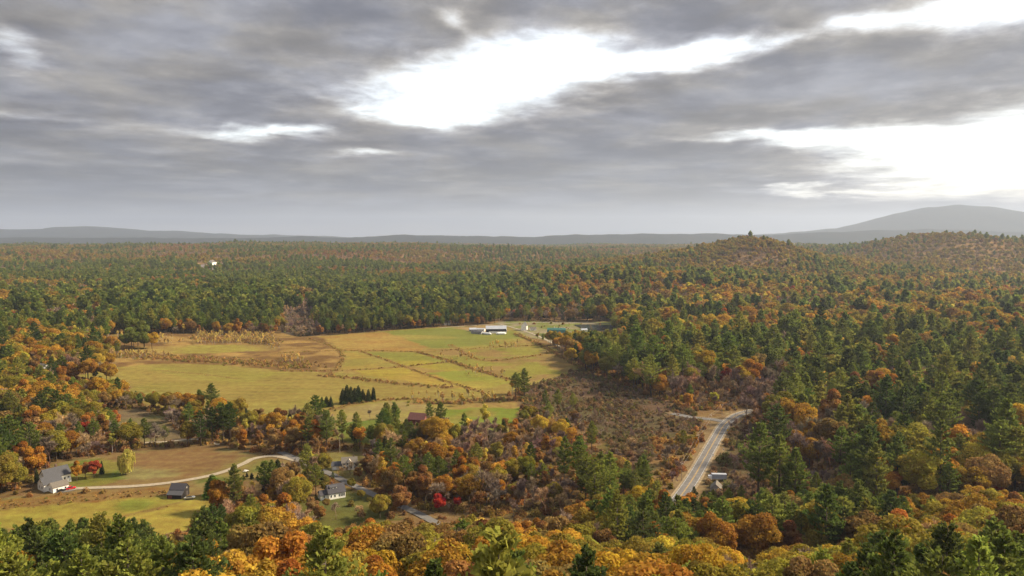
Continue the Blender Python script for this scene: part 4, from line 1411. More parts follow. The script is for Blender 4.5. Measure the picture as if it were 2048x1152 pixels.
NAME = {'pine': 'pine_tree', 'spruce': 'spruce_tree', 'oak': 'oak_tree', 'maple': 'maple_tree', 'birch': 'birch_tree', 'bare': 'bare_tree', 'shrub': 'shrub', 'sapling': 'aspen_sapling'}
CAT = {'pine': 'pine tree', 'spruce': 'spruce tree', 'oak': 'oak tree', 'maple': 'maple tree', 'birch': 'birch tree', 'bare': 'bare tree', 'shrub': 'shrub', 'sapling': 'sapling'}
WORD = {'pine': 'pine', 'spruce': 'spruce', 'oak': 'broad crowned tree', 'maple': 'rounded tree', 'birch': 'slender tree', 'bare': 'leafless tree', 'shrub': 'shrub', 'sapling': 'thin aspen sapling'}
LANDMARKS = [(40, 1090, 'at the bottom left corner'), (170, 1100, 'in the dark stand along the bottom left edge'), (330, 1110, 'at the right end of the bottom left stand'), (400, 1040, 'beside the lower meadow right of the dark barn'),
             (500, 1040, 'on the slope left of the white cottage'), (560, 1110, 'on the slope below the white cottage'), (700, 1110, 'on the foreground spur below the lane'), (850, 1110, 'on the foreground spur left of centre'), (1000, 1110, 'on the foreground spur at the centre'),
             (1120, 1110, 'on the foreground spur right of centre'), (1250, 1050, 'in the pines below the near end of the road'), (1280, 1130, 'at the bottom edge right of centre'), (1420, 1040, 'in the pine belt below the box truck'), (1450, 1130, 'at the bottom edge below the box truck'),
             (1580, 1050, 'in the pine belt right of the box truck'), (1620, 1130, 'at the bottom edge far right of centre'), (1750, 1050, 'in the pine belt below the hidden dark roof'), (1800, 1130, 'on the foreground slope towards the right corner'), (1900, 1050, 'on the right foreground slope'), (1990, 1120, 'in the bottom right corner'),
             (30, 780, 'on the left wooded bank at mid height'), (40, 860, 'on the left bank above the white house'), (30, 950, 'at the left edge beside the white house'), (120, 870, 'behind the white house'), (130, 720, 'at the left end of the far fields'), (60, 660, 'in the far left woods'),
             (200, 800, 'left of the hay field'), (250, 880, 'along the hedge behind the house meadow'), (300, 835, 'around the small grey clearing'), (390, 860, 'between the clearing and the hay field'), (470, 880, 'above the driveway bend'), (560, 890, 'above the sapling lawn'),
             (620, 890, 'above the cream house drive'), (600, 960, 'behind the white cottage'), (690, 880, 'left of the utility pole lawn'), (740, 930, 'right of the cream house'), (740, 1000, 'along the lane beside the cottage'), (800, 900, 'below the red barn'),
             (850, 960, 'in the belt beyond the lane'), (900, 1010, 'beside the crimson tree'), (930, 900, 'in the middle wood right of the yellow tree'), (1000, 880, 'below the small green paddock'), (1000, 960, 'in the middle wood left of the tall pine pair'), (1060, 1030, 'on the tan knoll'),
             (1080, 900, 'at the left margin of the marsh'), (1140, 960, 'around the tall pine pair'), (1120, 800, 'in the upper marsh'), (1250, 810, 'in the middle of the marsh'), (1230, 900, 'in the reddish lower marsh'), (1330, 900, 'between the marsh and the road'),
             (1350, 830, 'at the road junction'), (1340, 960, 'left of the near end of the road'), (1500, 900, 'in the scrub right of the road'), (1520, 970, 'right of the box truck'), (1640, 980, 'in the brown clearing'), (1600, 880, 'at the edge of the eastern pines'),
             (1480, 800, 'behind the far end of the road'), (1600, 810, 'in the bare grey wood behind the road'), (1750, 880, 'in the eastern pines'), (1900, 900, 'in the eastern pines towards the right edge'), (2010, 920, 'at the right edge'), (1800, 800, 'in the upper eastern pines'), (1980, 800, 'high at the right edge'),
             (1220, 740, 'right of the farm lane'), (1350, 750, 'in the woods above the marsh'), (1500, 720, 'in the mixed woods above the road'), (1700, 720, 'in the right hand woods'), (1900, 720, 'in the far right woods'), (1180, 690, 'beside the green roofed barn'),
             (1080, 655, 'around the farmstead'), (980, 690, 'in the fields below the farm sheds'), (900, 720, 'along the field hedges below the farm'), (760, 720, 'along the middle field hedges'), (650, 710, 'along the ditch across the fields'), (470, 680, 'in the aspen strip of the far field'),
             (330, 715, 'in the brush band above the hay field'), (560, 725, 'in the brush band right of the hay field'), (740, 790, 'along the lower edge of the hay field'), (900, 800, 'in the brush above the green paddock'), (400, 655, 'in the dark edge of the far left plantation'), (780, 650, 'in the pine edge behind the fields'), (250, 690, 'around the lone field clump'), (150, 1005, 'in the tawny strip between the drive and meadow')]
LM = np.array([(a, b) for a, b, _ in LANDMARKS], float)
LIMIT = {'pine': 300, 'spruce': 300, 'oak': 300, 'maple': 300, 'birch': 300, 'bare': 300, 'shrub': 300, 'sapling': 300}
single = np.zeros(N, bool)
named_mask = np.array([x is not None for x in rec['named']])
for sp in HEIGHT:
    ids = np.flatnonzero((SPN == sp) & (SEEN > 3) & ~named_mask & (TU > 4) & (TU < 2044) & (TVT < 1146))
    ids = ids[np.argsort(-SEEN[ids])][:LIMIT[sp] - int((named_mask & (SPN == sp)).sum())]
    single[ids] = True
single |= named_mask
# labels
buckets = {}
for i in np.flatnonzero(single & ~named_mask):
    vv = TV[i] * .5 + TVT[i] * .5 if TD[i] < 330 else TV[i]
    j = int(np.argmin(((LM[:, 0] - TU[i]) * .8) ** 2 + ((LM[:, 1] - vv) * 1.3) ** 2))
    size = 'tall' if TS[i] > 1.02 else ('small' if TS[i] < .82 else '')
    if SPN[i] in ('shrub', 'sapling'):
        size = ''
    buckets.setdefault((SPN[i], rec['tname'][i], size, j), []).append(i)
ORD = ['leftmost', 'second', 'third', 'fourth', 'fifth', 'sixth', 'seventh', 'eighth', 'ninth']
LABEL = {}
for (sp, tn, size, j), ids in buckets.items():
    base = ' '.join(x for x in (size, tn, WORD[sp], LANDMARKS[j][2]) if x)
    ids = sorted(ids, key=lambda i: TU[i])
    for k, i in enumerate(ids):
        if len(ids) == 1:
            LABEL[i] = base
        elif len(ids) <= 9:
            core = ' '.join(x for x in (size, tn, WORD[sp]) if x)
            where = LANDMARKS[j][2]
            lab = ('leftmost ' + core + ' ' + where) if k == 0 else ('rightmost ' + core + ' ' + where if k == len(ids) - 1 else ORD[k] + ' ' + core + ' from the left ' + where)
            LABEL[i] = lab
        else:
            LABEL[i] = base


def words(s, n=16):
    return ' '.join(s.split()[:n])


def girth(i):
    lab = rec['named'][i] or ''
    if 'full bright green conifer' in lab:
        return 2.0
    if 'broad dark evergreen' in lab or 'low dark purple' in lab:
        return 1.8
    if 'field clump' in lab and SPN[i] == 'spruce':
        return 1.3
    return 1.0


GROUP = {'pine': 'pines of the valley woods', 'spruce': 'spruces of the valley', 'oak': 'broad golden and olive trees', 'maple': 'rounded orange and russet trees', 'birch': 'slender yellow trees', 'bare': 'leafless trees', 'shrub': 'shrubs of hedges and marsh', 'sapling': 'pale aspen saplings'}


def plant(i, label, proto=None, word=None):
    sp = SPN[i]
    crown_me, trunk_me, joined = proto or PROTO[sp][i % len(PROTO[sp])]
    loc = (TX[i], TY[i], TZ[i])
    s = TS[i]
    sz = s * (0.92 + 0.16 * ((i * 7919) % 97) / 97)
    if sp in ('shrub', 'sapling'):
        o = bpy.data.objects.new(NAME[sp], joined[0])
        COL.objects.link(o)
        o.location = loc
        o.rotation_euler = (0, 0, TROT[i])
        o.scale = (s, s, sz)
        o['label'] = words(label)
        o['category'] = CAT[sp]
        o['group'] = GROUP[sp]
        o['tint'] = [float(x) for x in TINT[i]]
        return o
    o = thing(word or NAME[sp], words(label), CAT[sp] if not word else word.replace('_', ' '), loc, TROT[i], GROUP[sp])
    o.scale = (s * girth(i), s * girth(i), sz)
    for nm, me in (('trunk', trunk_me), ('crown', crown_me)):
        c = bpy.data.objects.new(nm, me)
        COL.objects.link(c)
        c.parent = o
        c['tint'] = [float(x) for x in TINT[i]]
    return o


for i in np.flatnonzero(single):
    plant(i, rec['named'][i] or LABEL[i])


# the willow on the meadow
def plant_willow():
    tr, lods = willow_tree(91)
    crown = quads_mesh('willow_crown', *lods[0], M_LEAF)
    trunk = tr.mesh('willow_trunk', M_BARK, True)
    p = ground_at(252, 950)
    o = thing('willow_tree', 'pale yellow-green willow standing alone on the house meadow', 'willow tree', p, 0.4)
    o.scale = (.9, .9, .98)
    for nm, me in (('trunk', trunk), ('crown', crown)):
        c = bpy.data.objects.new(nm, me)
        COL.objects.link(c)
        c.parent = o
        c['tint'] = [.46, .40, .10]


plant_willow()

# ------------------------------------------------------------------ the mass of the woods: one object per kind
LIB = bpy.data.collections.new('tree_library')       # not linked to the scene


def instancer(name, label, cat, ids, lod_of):
    """points carrying colour, size and turn; geometry nodes set a tree on each"""
    protos = []
    col = bpy.data.collections.new(name + '_library')
    sp = SPN[ids[0]]
    k = 0
    order = []
    for lod in range(3):
        for vi, pv in enumerate(PROTO[sp]):
            po = bpy.data.objects.new('%s_%02d' % (name, k), pv[2][lod])
            col.objects.link(po)
            order.append((lod, vi))
            k += 1
    nv = len(PROTO[sp])
    me = bpy.data.meshes.new(name)
    n = len(ids)
    me.vertices.add(n)
    me.vertices.foreach_set('co', np.stack([TX[ids], TY[ids], TZ[ids]], 1).astype(np.float32).ravel())
    a = me.attributes.new('tint', 'FLOAT_COLOR', 'POINT')
    a.data.foreach_set('color', np.concatenate([TINT[ids], np.ones((n, 1))], 1).astype(np.float32).ravel())
    a = me.attributes.new('size', 'FLOAT_VECTOR', 'POINT')
    rz = 0.9 + 0.2 * np.random.default_rng(5).random(n)
    a.data.foreach_set('vector', np.stack([TS[ids], TS[ids], TS[ids] * rz], 1).astype(np.float32).ravel())
    a = me.attributes.new('turn', 'FLOAT_VECTOR', 'POINT')
    a.data.foreach_set('vector', np.stack([np.zeros(n), np.zeros(n), TROT[ids]], 1).astype(np.float32).ravel())
    a = me.attributes.new('which', 'INT', 'POINT')
    a.data.foreach_set('value', (lod_of[ids] * nv + np.arange(n) % nv).astype(np.int32))
    o = bpy.data.objects.new(name, me)
    COL.objects.link(o)
    o['kind'] = 'stuff'
    o['label'] = label
    o['category'] = cat
    ng = bpy.data.node_groups.new(name + '_nodes', 'GeometryNodeTree')
    ng.interface.new_socket('Geometry', in_out='INPUT', socket_type='NodeSocketGeometry')
    ng.interface.new_socket('Geometry', in_out='OUTPUT', socket_type='NodeSocketGeometry')
    gi = ng.nodes.new('NodeGroupInput')
    go = ng.nodes.new('NodeGroupOutput')
    ci = ng.nodes.new('GeometryNodeCollectionInfo')
    ci.inputs['Collection'].default_value = col
    ci.inputs['Separate Children'].default_value = True
    ci.inputs['Reset Children'].default_value = True
    ip = ng.nodes.new('GeometryNodeInstanceOnPoints')
    ip.inputs['Pick Instance'].default_value = True

    def attr(nm, typ):
        q = ng.nodes.new('GeometryNodeInputNamedAttribute')
        q.data_type = typ
        q.inputs['Name'].default_value = nm
        return [s for s in q.outputs if s.enabled and s.name == 'Attribute'][0]

    e2r = ng.nodes.new('FunctionNodeEulerToRotation')
    ng.links.new(attr('turn', 'FLOAT_VECTOR'), e2r.inputs[0])
    ng.links.new(gi.outputs[0], ip.inputs['Points'])
    ng.links.new(ci.outputs[0], ip.inputs['Instance'])
    ng.links.new(attr('which', 'INT'), ip.inputs['Instance Index'])
    ng.links.new(e2r.outputs[0], ip.inputs['Rotation'])
    ng.links.new(attr('size', 'FLOAT_VECTOR'), ip.inputs['Scale'])
    ng.links.new(ip.outputs[0], go.inputs[0])
    md = o.modifiers.new('trees', 'NODES')
    md.node_group = ng
    return o


LODI = np.where(TD < 480, 0, np.where(TD < 1250, 1, 2))
STUFF = {'pine': ('pine_forest', 'green pines massed through the valley and far slopes', 'forest'),
         'oak': ('golden_forest', 'golden and olive broadleaf woods massed over the slopes', 'forest'),
         'maple': ('orange_forest', 'orange and russet trees massed through the woods', 'forest'),
         'birch': ('yellow_woodland', 'slender yellow trees dotted through the distant woods', 'woodland'),
         'bare': ('bare_woodland', 'grey-brown leafless trees massed through the woods', 'woodland'),
         'spruce': ('spruce_woodland', 'dark spruces scattered through the distant woods', 'woodland'),
         'shrub': ('brush', 'low brown brush covering hedges, marsh and clearings', 'brush'),
         'sapling': ('sapling_thicket', 'pale thin aspen saplings thick along field margins', 'thicket')}
for sp, (nm, lab, cat) in STUFF.items():
    ids = np.flatnonzero((SPN == sp) & ~single)
    if len(ids):
        instancer(nm, lab, cat, ids, LODI)
print('trees', N, 'single', int(single.sum()), {s: (int((SPN == s).sum()), int((single & (SPN == s)).sum())) for s in HEIGHT})

# ------------------------------------------------------------------ roads
M_ASPHALT = simple_mat('asphalt', (0.115, 0.108, 0.105), .9, .3, .35)
M_ASPHALT2 = simple_mat('worn_asphalt', (0.12, 0.112, 0.105), .9, .25, .4)
M_GRAVEL = simple_mat('gravel', (0.27, 0.225, 0.16), .95, .25, .8)
M_SHOULDER = simple_mat('sandy_shoulder', (0.22, 0.165, 0.095), .95, .4, .3)
M_WHITEPAINT = simple_mat('white_road_paint', (.42, .41, .39), .7, .3, 1)
M_YELLOWPAINT = simple_mat('yellow_road_paint', (.50, .30, .05), .7, .2, 2)


def ribbon(name, line, w, lift, mat, parent=None, off=0.0, kind=True, closed=False):
    pts = []
    for a, b in zip(line[:-1], line[1:]):
        k = max(1, int((b - a).length / 3.0))
        for j in range(k):
            pts.append(a.lerp(b, j / k))
    pts.append(line[-1])
    mb = MB()
    vs, fs = [], []
    for i, p in enumerate(pts):
        t = (pts[min(i + 1, len(pts) - 1)] - pts[max(i - 1, 0)])
        t.normalize()
        nrm = Vector((t.y, -t.x, 0))
        zc = max(float(height(p.x + nrm.x * q, p.y + nrm.y * q)) for q in (-4, 0, 4))
        for s in (-1, 1):
            q = p + nrm * (off + s * w / 2)
            vs.append((q.x, q.y, zc + lift))
        if i:
            fs.append((2 * i - 2, 2 * i - 1, 2 * i + 1, 2 * i))
    mb.add(vs, fs)
    o = mb.build(name, mat, parent)
    if parent is None and kind:
        o['kind'] = 'structure'
        o['category'] = 'road'
    return o


o = ribbon('road_shoulder', ROAD, 10.4, .22, M_SHOULDER)
o['label'] = 'sandy verge along both sides of the main road'
road = ribbon('main_road', ROAD, 7.6, .30, M_ASPHALT)
road['label'] = 'grey two lane road with yellow centre lines at right'
for s in (-1, 1):
    ribbon('edge_line', ROAD, .22, .312, M_WHITEPAINT, road, s * 3.35)
    ribbon('centre_line', ROAD, .15, .312, M_YELLOWPAINT, road, s * .22)
o = ribbon('side_road', SIDE, 7.0, .27, M_ASPHALT)
o['label'] = 'grey side road meeting the main road at its far end'
o = ribbon('driveway', DRIVE, 4.2, .22, M_GRAVEL)
o['label'] = 'pale gravel driveway curving from the white house across the meadow'
o = ribbon('lane', LANE, 4.8, .26, M_ASPHALT2)
o['label'] = 'grey lane passing the cottages in the middle wood'
o = ribbon('track', TRACK, 3.0, .2, M_GRAVEL)
o['label'] = 'pale track behind the row of pines'
o = ribbon('farm_road', FARMROAD, 4.6, .25, M_GRAVEL)
o['label'] = 'pale farm road along the pond in the distance'
o = ribbon('farm_lane', FARMLANE, 4.0, .31, M_GRAVEL)
o['label'] = 'pale lane running down from the farm sheds'
# parking apron at the white house
ap = [ground_at(u, v) for u, v in ((104, 988), (138, 984), (165, 977), (140, 972), (124, 975))]
o = MB().add([(p.x, p.y, p.z + .17) for p in ap], [tuple(range(len(ap)))]).build('parking_apron', M_ASPHALT2)
o['kind'] = 'structure'
o['label'] = 'grey parking apron in front of the white house'
o['category'] = 'pavement'


# pond
def water_mat():
    m, t, out = new_mat('pond_water')
    b = t.nodes.new('ShaderNodeBsdfPrincipled')
    b.inputs['Base Color'].default_value = (.05, .06, .06, 1)
    b.inputs['Roughness'].default_value = .12
    tc = t.nodes.new('ShaderNodeTexCoord')
    bp = t.nodes.new('ShaderNodeBump')
    bp.inputs['Strength'].default_value = .12
    t.links.new(noise(t, tc.outputs['Object'], .8, 3, .5), bp.inputs['Height'])
    t.links.new(bp.outputs[0], b.inputs['Normal'])
    t.links.new(b.outputs[0], out.inputs[0])
    return m


pp = [ground_at(u, v) for u, v in ((1148, 650.5), (1180, 649.5), (1230, 650.5), (1245, 655), (1225, 662), (1180, 661), (1160, 656))]
zmax = max(float(height(p.x, p.y)) for p in pp) + .5
o = MB().add([(p.x, p.y, zmax) for p in pp], [tuple(range(len(pp)))]).build('pond', water_mat())
o['kind'] = 'structure'
o['label'] = 'small grey farm pond beyond the green roofed barn'
o['category'] = 'pond'

# ------------------------------------------------------------------ buildings
M_WHITE = simple_mat('white_clapboard', (.82, .80, .74), .7, .10, 1.0)
M_CREAM = simple_mat('cream_clapboard', (.60, .52, .42), .7, .12, 1.0)
M_TRIM = simple_mat('white_trim', (.80, .79, .76), .6, .08, 2)
M_GLASS = simple_mat('window_glass', (.03, .035, .04), .15, .2, 1)
M_SLATE = simple_mat('grey_shingle', (.06, .06, .068), .85, .3, 2.5, bump=.2)
M_DARKROOF = simple_mat('dark_shingle', (.045, .042, .052), .85, .3, 2.5)
M_TANROOF = simple_mat('weathered_shingle', (.13, .112, .092), .85, .3, 2.5)
M_METAL = simple_mat('pale_metal_roof', (.42, .44, .48), .45, .15, .5, .3)
M_GREEN = simple_mat('green_metal_roof', (.035, .13, .105), .5, .2, .6)
M_DARKWOOD = simple_mat('dark_weathered_boards', (.016, .012, .011), .9, .4, 1.5)
M_REDWOOD = simple_mat('faded_red_boards', (.17, .05, .04), .85, .35, 1.2)
M_REDROOF = simple_mat('rusty_metal_roof', (.14, .05, .042), .8, .3, 1.0)
M_BRICK = simple_mat('brick', (.12, .07, .055), .9, .3, 4)
M_DOOR = simple_mat('dark_door', (.06, .05, .05), .6, .2, 2)
M_PLASTIC = simple_mat('white_plastic', (.80, .80, .78), .45, .08, .6)
M_GREYWALL = simple_mat('grey_boards', (.30, .29, .28), .8, .2, 1)


def window(parent, face, a, z, w, h, L, Wd):
    """face: 'f' (y-), 'b' (y+), 'l' (x-), 'r' (x+); a: position along the wall"""
    fr, pn = MB(), MB()
    t = .06
    if face in 'fb':
        s = -1 if face == 'f' else 1
        y = s * Wd / 2
        fr.box(a - w / 2 - .12, a + w / 2 + .12, min(y, y + s * t), max(y, y + s * t), z - h / 2 - .12, z + h / 2 + .12)
        pn.box(a - w / 2, a + w / 2, min(y + s * t, y + s * (t + .02)), max(y + s * t, y + s * (t + .02)), z - h / 2, z + h / 2)
    else:
        s = -1 if face == 'l' else 1
        x = s * L / 2
        fr.box(min(x, x + s * t), max(x, x + s * t), a - w / 2 - .12, a + w / 2 + .12, z - h / 2 - .12, z + h / 2 + .12)
        pn.box(min(x + s * t, x + s * (t + .02)), max(x + s * t, x + s * (t + .02)), a - w / 2, a + w / 2, z - h / 2, z + h / 2)
    f = fr.build('window', M_TRIM, parent)
    pn.build('pane', M_GLASS, f)


def gable_block(parent, L, Wd, h, rise, wall, roof, off=(0, 0, 0), over=.35, wname='wall', rname='roof', asym=0.0, base=-.8):
    """ridge along x; returns the roof object"""
    ox, oy, oz = off
    prof = [(oy - Wd / 2, oz + base), (oy + Wd / 2, oz + base), (oy + Wd / 2, oz + h), (oy + asym, oz + h + rise), (oy - Wd / 2, oz + h)]
    MB().prism(prof, ox - L / 2, ox + L / 2, 'y').build(wname, wall, parent)
    t = .14
    rb = MB()
    for s in (-1, 1):
        e = oy + s * Wd / 2
        run = e - (oy + asym)
        k = rise / abs(run)
        ex = e + s * over
        ez = oz + h - k * over
        pr = [(oy + asym, oz + h + rise + .02), (ex, ez + .02), (ex, ez + t + .02), (oy + asym, oz + h + rise + t + .02)]
        if s < 0:
            pr = pr[::-1]
        rb.prism(pr, ox - L / 2 - over, ox + L / 2 + over, 'y')
    return rb.build(rname, roof, parent)


def chimney(roof, x, y, z0, z1, w=.7):
    MB().box(x - w / 2, x + w / 2, y - w / 2, y + w / 2, z0, z1).build('chimney', M_BRICK, roof)


def door(parent, face, a, w, h, L, Wd, mat=None, name='door'):
    t = .07
    if face in 'fb':
        s = -1 if face == 'f' else 1
        y = s * Wd / 2
        MB().box(a - w / 2, a + w / 2, min(y, y + s * t), max(y, y + s * t), 0, h).build(name, mat or M_DOOR, parent)
    else:
        s = -1 if face == 'l' else 1
        x = s * L / 2
        MB().box(min(x, x + s * t), max(x, x + s * t), a - w / 2, a + w / 2, 0, h).build(name, mat or M_DOOR, parent)


# white house with its ell and garage, lower left
def white_house():
    p = ground_at(117, 981)
    t = thing('farmhouse', 'white clapboard house with grey roofs, chimney and attached garage', 'house', (p.x, p.y, p.z + .1), math.radians(54))
    # garage in front
    gable_block(t, 8.0, 6.6, 3.0, 2.0, M_WHITE, M_TANROOF, (0, 0, 0))
    for a in (-2.0, 2.3):
        window(t, 'f', a, 1.6, .9, 1.1, 8.0, 6.6)
    window(t, 'l', 0.6, 1.6, .8, 1.1, 8.0, 6.6)
    door(t, 'r', 0, 2.6, 2.2, 8.0, 6.6, M_TRIM, 'garage_door')
    # ell: ridge across, behind the garage
    ell = bpy.data.objects.new('ell', None)
    COL.objects.link(ell)
    ell.parent = t
    ell.location = (-1.2, 7.2, 0)
    ell.rotation_euler = (0, 0, 0)
    gable_block(ell, 9.5, 8.2, 3.8, 3.2, M_WHITE, M_SLATE)
    window(ell, 'l', -1.6, 1.9, .8, 1.2, 9.5, 8.2)
    window(ell, 'l', 1.6, 1.9, .8, 1.2, 9.5, 8.2)
    window(ell, 'l', 0, 4.9, .7, 1.0, 9.5, 8.2)
    main = bpy.data.objects.new('main_block', None)
    COL.objects.link(main)
    main.parent = t
    main.location = (4.6, 15.4, 0)
    rf = gable_block(main, 13.0, 9.0, 4.6, 4.2, M_WHITE, M_SLATE)
    chimney(rf, 0.8, .4, 8.0, 10.4, .9)
    window(main, 'l', -2, 2.2, .9, 1.4, 13, 9)
    window(main, 'l', 2, 2.2, .9, 1.4, 13, 9)
    window(main, 'l', 0, 5.9, .9, 1.2, 13, 9)
    for a in (-4.6, 3.2, 5.2):
        window(main, 'f', a, 2.4, .9, 1.4, 13, 9)
    MB().box(4.9, 6.2, -5.6, -4.55, 0, 2.3).build('porch', M_TRIM, main)


white_house()


def dark_barn():
    p = ground_at(357, 993)
    t = thing('old_barn', 'small dark weathered barn with grey lean-to roof in the meadow', 'barn', (p.x, p.y, p.z + .1), math.radians(-4))
    rf = gable_block(t, 8.2, 5.4, 4.0, 2.6, M_DARKWOOD, M_DARKROOF, (0, 1.2, 0), .25)
    # lean-to on the camera side
    MB().prism([(-4.4, -.8), (-1.5, -.8), (-1.5, 3.6), (-4.4, 2.1)], -4.0, 4.0, 'y').build('lean_to_wall', M_DARKWOOD, t)
    MB().prism([(-4.75, 1.98), (-1.52, 3.68), (-1.52, 3.82), (-4.75, 2.12)], -4.3, 4.3, 'y').build('lean_to_roof', M_SLATE, t)
    MB().box(-3.6, -1.2, -4.47, -4.41, 0, 1.9).build('door', M_REDWOOD, t)
    MB().box(4.11, 4.17, .6, 2.2, 0, 2.4).build('door', M_DOOR, t)
    MB().box(4.11, 4.15, .9, 1.8, 4.0, 4.9).build('loft_hatch', M_GREYWALL, t)


dark_barn()


def cottage():
    p = ground_at(668, 998)
    t = thing('cottage', 'white cottage with steep dark roof and front dormer among pines', 'house', (p.x, p.y + 3, p.z + .1), math.radians(30))
    L, Wd = 9.0, 7.4
    rf = gable_block(t, L, Wd, 3.3, 3.6, M_WHITE, M_DARKROOF)
    MB().prism([(-1.9, 4.5), (-1.9, 5.9), (.2, 6.7), (.2, 4.5)], -3.4, .4, 'y').build('dormer', M_WHITE, t)
    MB().prism([(-2.2, 5.86), (.25, 6.78), (.25, 6.92), (-2.2, 6.0)], -3.7, .7, 'y').build('dormer_roof', M_SLATE, t)
    for a in (-2.4, -.7):
        f = MB().box(a - .45, a + .45, -1.97, -1.91, 4.85, 5.65).build('window', M_TRIM, t)
        MB().box(a - .35, a + .35, -2.0, -1.972, 4.95, 5.55).build('pane', M_GLASS, f)
    for a in (1.2, 2.1, 3.0, 3.8):
        window(t, 'f', a, 1.7, .6, 1.5, L, Wd)
    for a in (-3.2, -1.2):
        window(t, 'f', a, 1.7, .7, 1.2, L, Wd)
    window(t, 'r', 0, 1.7, .9, 1.3, L, Wd)
    window(t, 'r', 0, 4.9, .8, 1.1, L, Wd)
    chimney(rf, -1.5, .6, 6.2, 8.2, .7)
    w = bpy.data.objects.new('side_wing', None)
    COL.objects.link(w)
    w.parent = t
    w.location = (-6.6, .4, 0)
    gable_block(w, 4.0, 5.0, 2.6, 1.8, M_WHITE, M_DARKROOF)
    window(w, 'f', 0, 1.5, .7, 1.1, 4, 5)


cottage()


def cream_house():
    p = ground_at(697, 940)
    t = thing('cream_house', 'cream two storey house with gables half hidden by bare trees', 'house', (p.x, p.y + 3, p.z + .1), math.radians(12))
    L, Wd = 9.0, 6.6
    rf = gable_block(t, L, Wd, 4.4, 2.6, M_CREAM, M_TANROOF)
    for a in (-3.2, -1.2, 1.0, 3.2):
        window(t, 'f', a, 1.5, .9, 1.4, L, Wd)
        window(t, 'f', a, 3.6, .8, 1.0, L, Wd)
    window(t, 'l', 0, 1.6, .9, 1.3, L, Wd)
    MB().prism([(-1.6, 4.35), (1.6, 4.35), (0, 6.4)], -3.42, -.3, 'x').build('front_gable', M_CREAM, t)
    chimney(rf, 2.4, .3, 6.2, 7.8, .7)
    w = bpy.data.objects.new('side_wing', None)
    COL.objects.link(w)
    w.parent = t
    w.location = (-7.6, 1.0, 0)
    gable_block(w, 6.0, 5.0, 2.6, 1.7, M_CREAM, M_SLATE)
    window(w, 'f', 1.4, 1.5, .8, 1.1, 6, 5)
    door(w, 'f', -1.2, 2.2, 2.1, 6, 5, M_TRIM, 'garage_door')


cream_house()


def small_barn(name, label, cat, u, v, rot, L, Wd, h, rise, wall, roof, wins=2, dy=2.0, dz=0.1):
    p = ground_at(u, v)
    t = thing(name, label, cat, (p.x, p.y + dy, p.z + dz), math.radians(rot))
    rf = gable_block(t, L, Wd, h, rise, wall, roof)
    for k in range(wins):
        window(t, 'f', -L / 2 + L * (k + .5) / wins, h * .5, .8, 1.1, L, Wd)
    window(t, 'l', 0, h * .55, .8, 1.1, L, Wd)
    window(t, 'r', 0, h * .55, .8, 1.1, L, Wd)
    door(t, 'f', 0 if wins != 1 and wins % 2 == 0 else L * .3, 1.0, 2.0, L, Wd)
    return t, rf


small_barn('red_barn', 'faded red barn roof showing above dark pines beside the hay field', 'barn', 836, 852, -18, 13, 9, 4.6, 4.0, M_REDWOOD, M_REDROOF, 3, 2, .8)
small_barn('gabled_shed', 'grey gabled shed half hidden by pines below the box truck', 'shed', 1434, 988, 70, 7, 5.6, 3.2, 2.6, M_GREYWALL, M_TANROOF, 2)
small_barn('cabin', 'dark roofed cabin hidden in the eastern pines', 'cabin', 1694, 990, 8, 10, 6.5, 2.8, 2.4, M_DARKWOOD, M_DARKROOF, 2, 1, .5)
small_barn('grey_house', 'grey house peeping out of the woods above the marsh', 'house', 1290, 752, 15, 11, 8, 5, 3.2, M_GREYWALL, M_SLATE, 3, 1, 2.5)
small_barn('bank_house', 'pale grey house buried in trees on the left bank', 'house', 86, 752, -20, 11, 8, 5.5, 3, M_GREYWALL, M_TANROOF, 3, 1, 3.5)
small_barn('edge_house', 'small white house at the pine edge behind the far field', 'house', 892, 650, 30, 11, 8, 4, 3, M_WHITE, M_TANROOF, 2, 2)
# far white house on the left hillside
t, _ = small_barn('hillside_house', 'tiny white house in a clearing on the distant left hillside', 'house', 424, 534, 80, 22, 18, 9, 8, M_WHITE, M_TANROOF, 3, 0, 8)
MB().prism([(-6, -6), (6, -6), (6, 5), (0, 9), (-6, 5)], 11, 27, 'y').build('side_wing', M_WHITE, t)


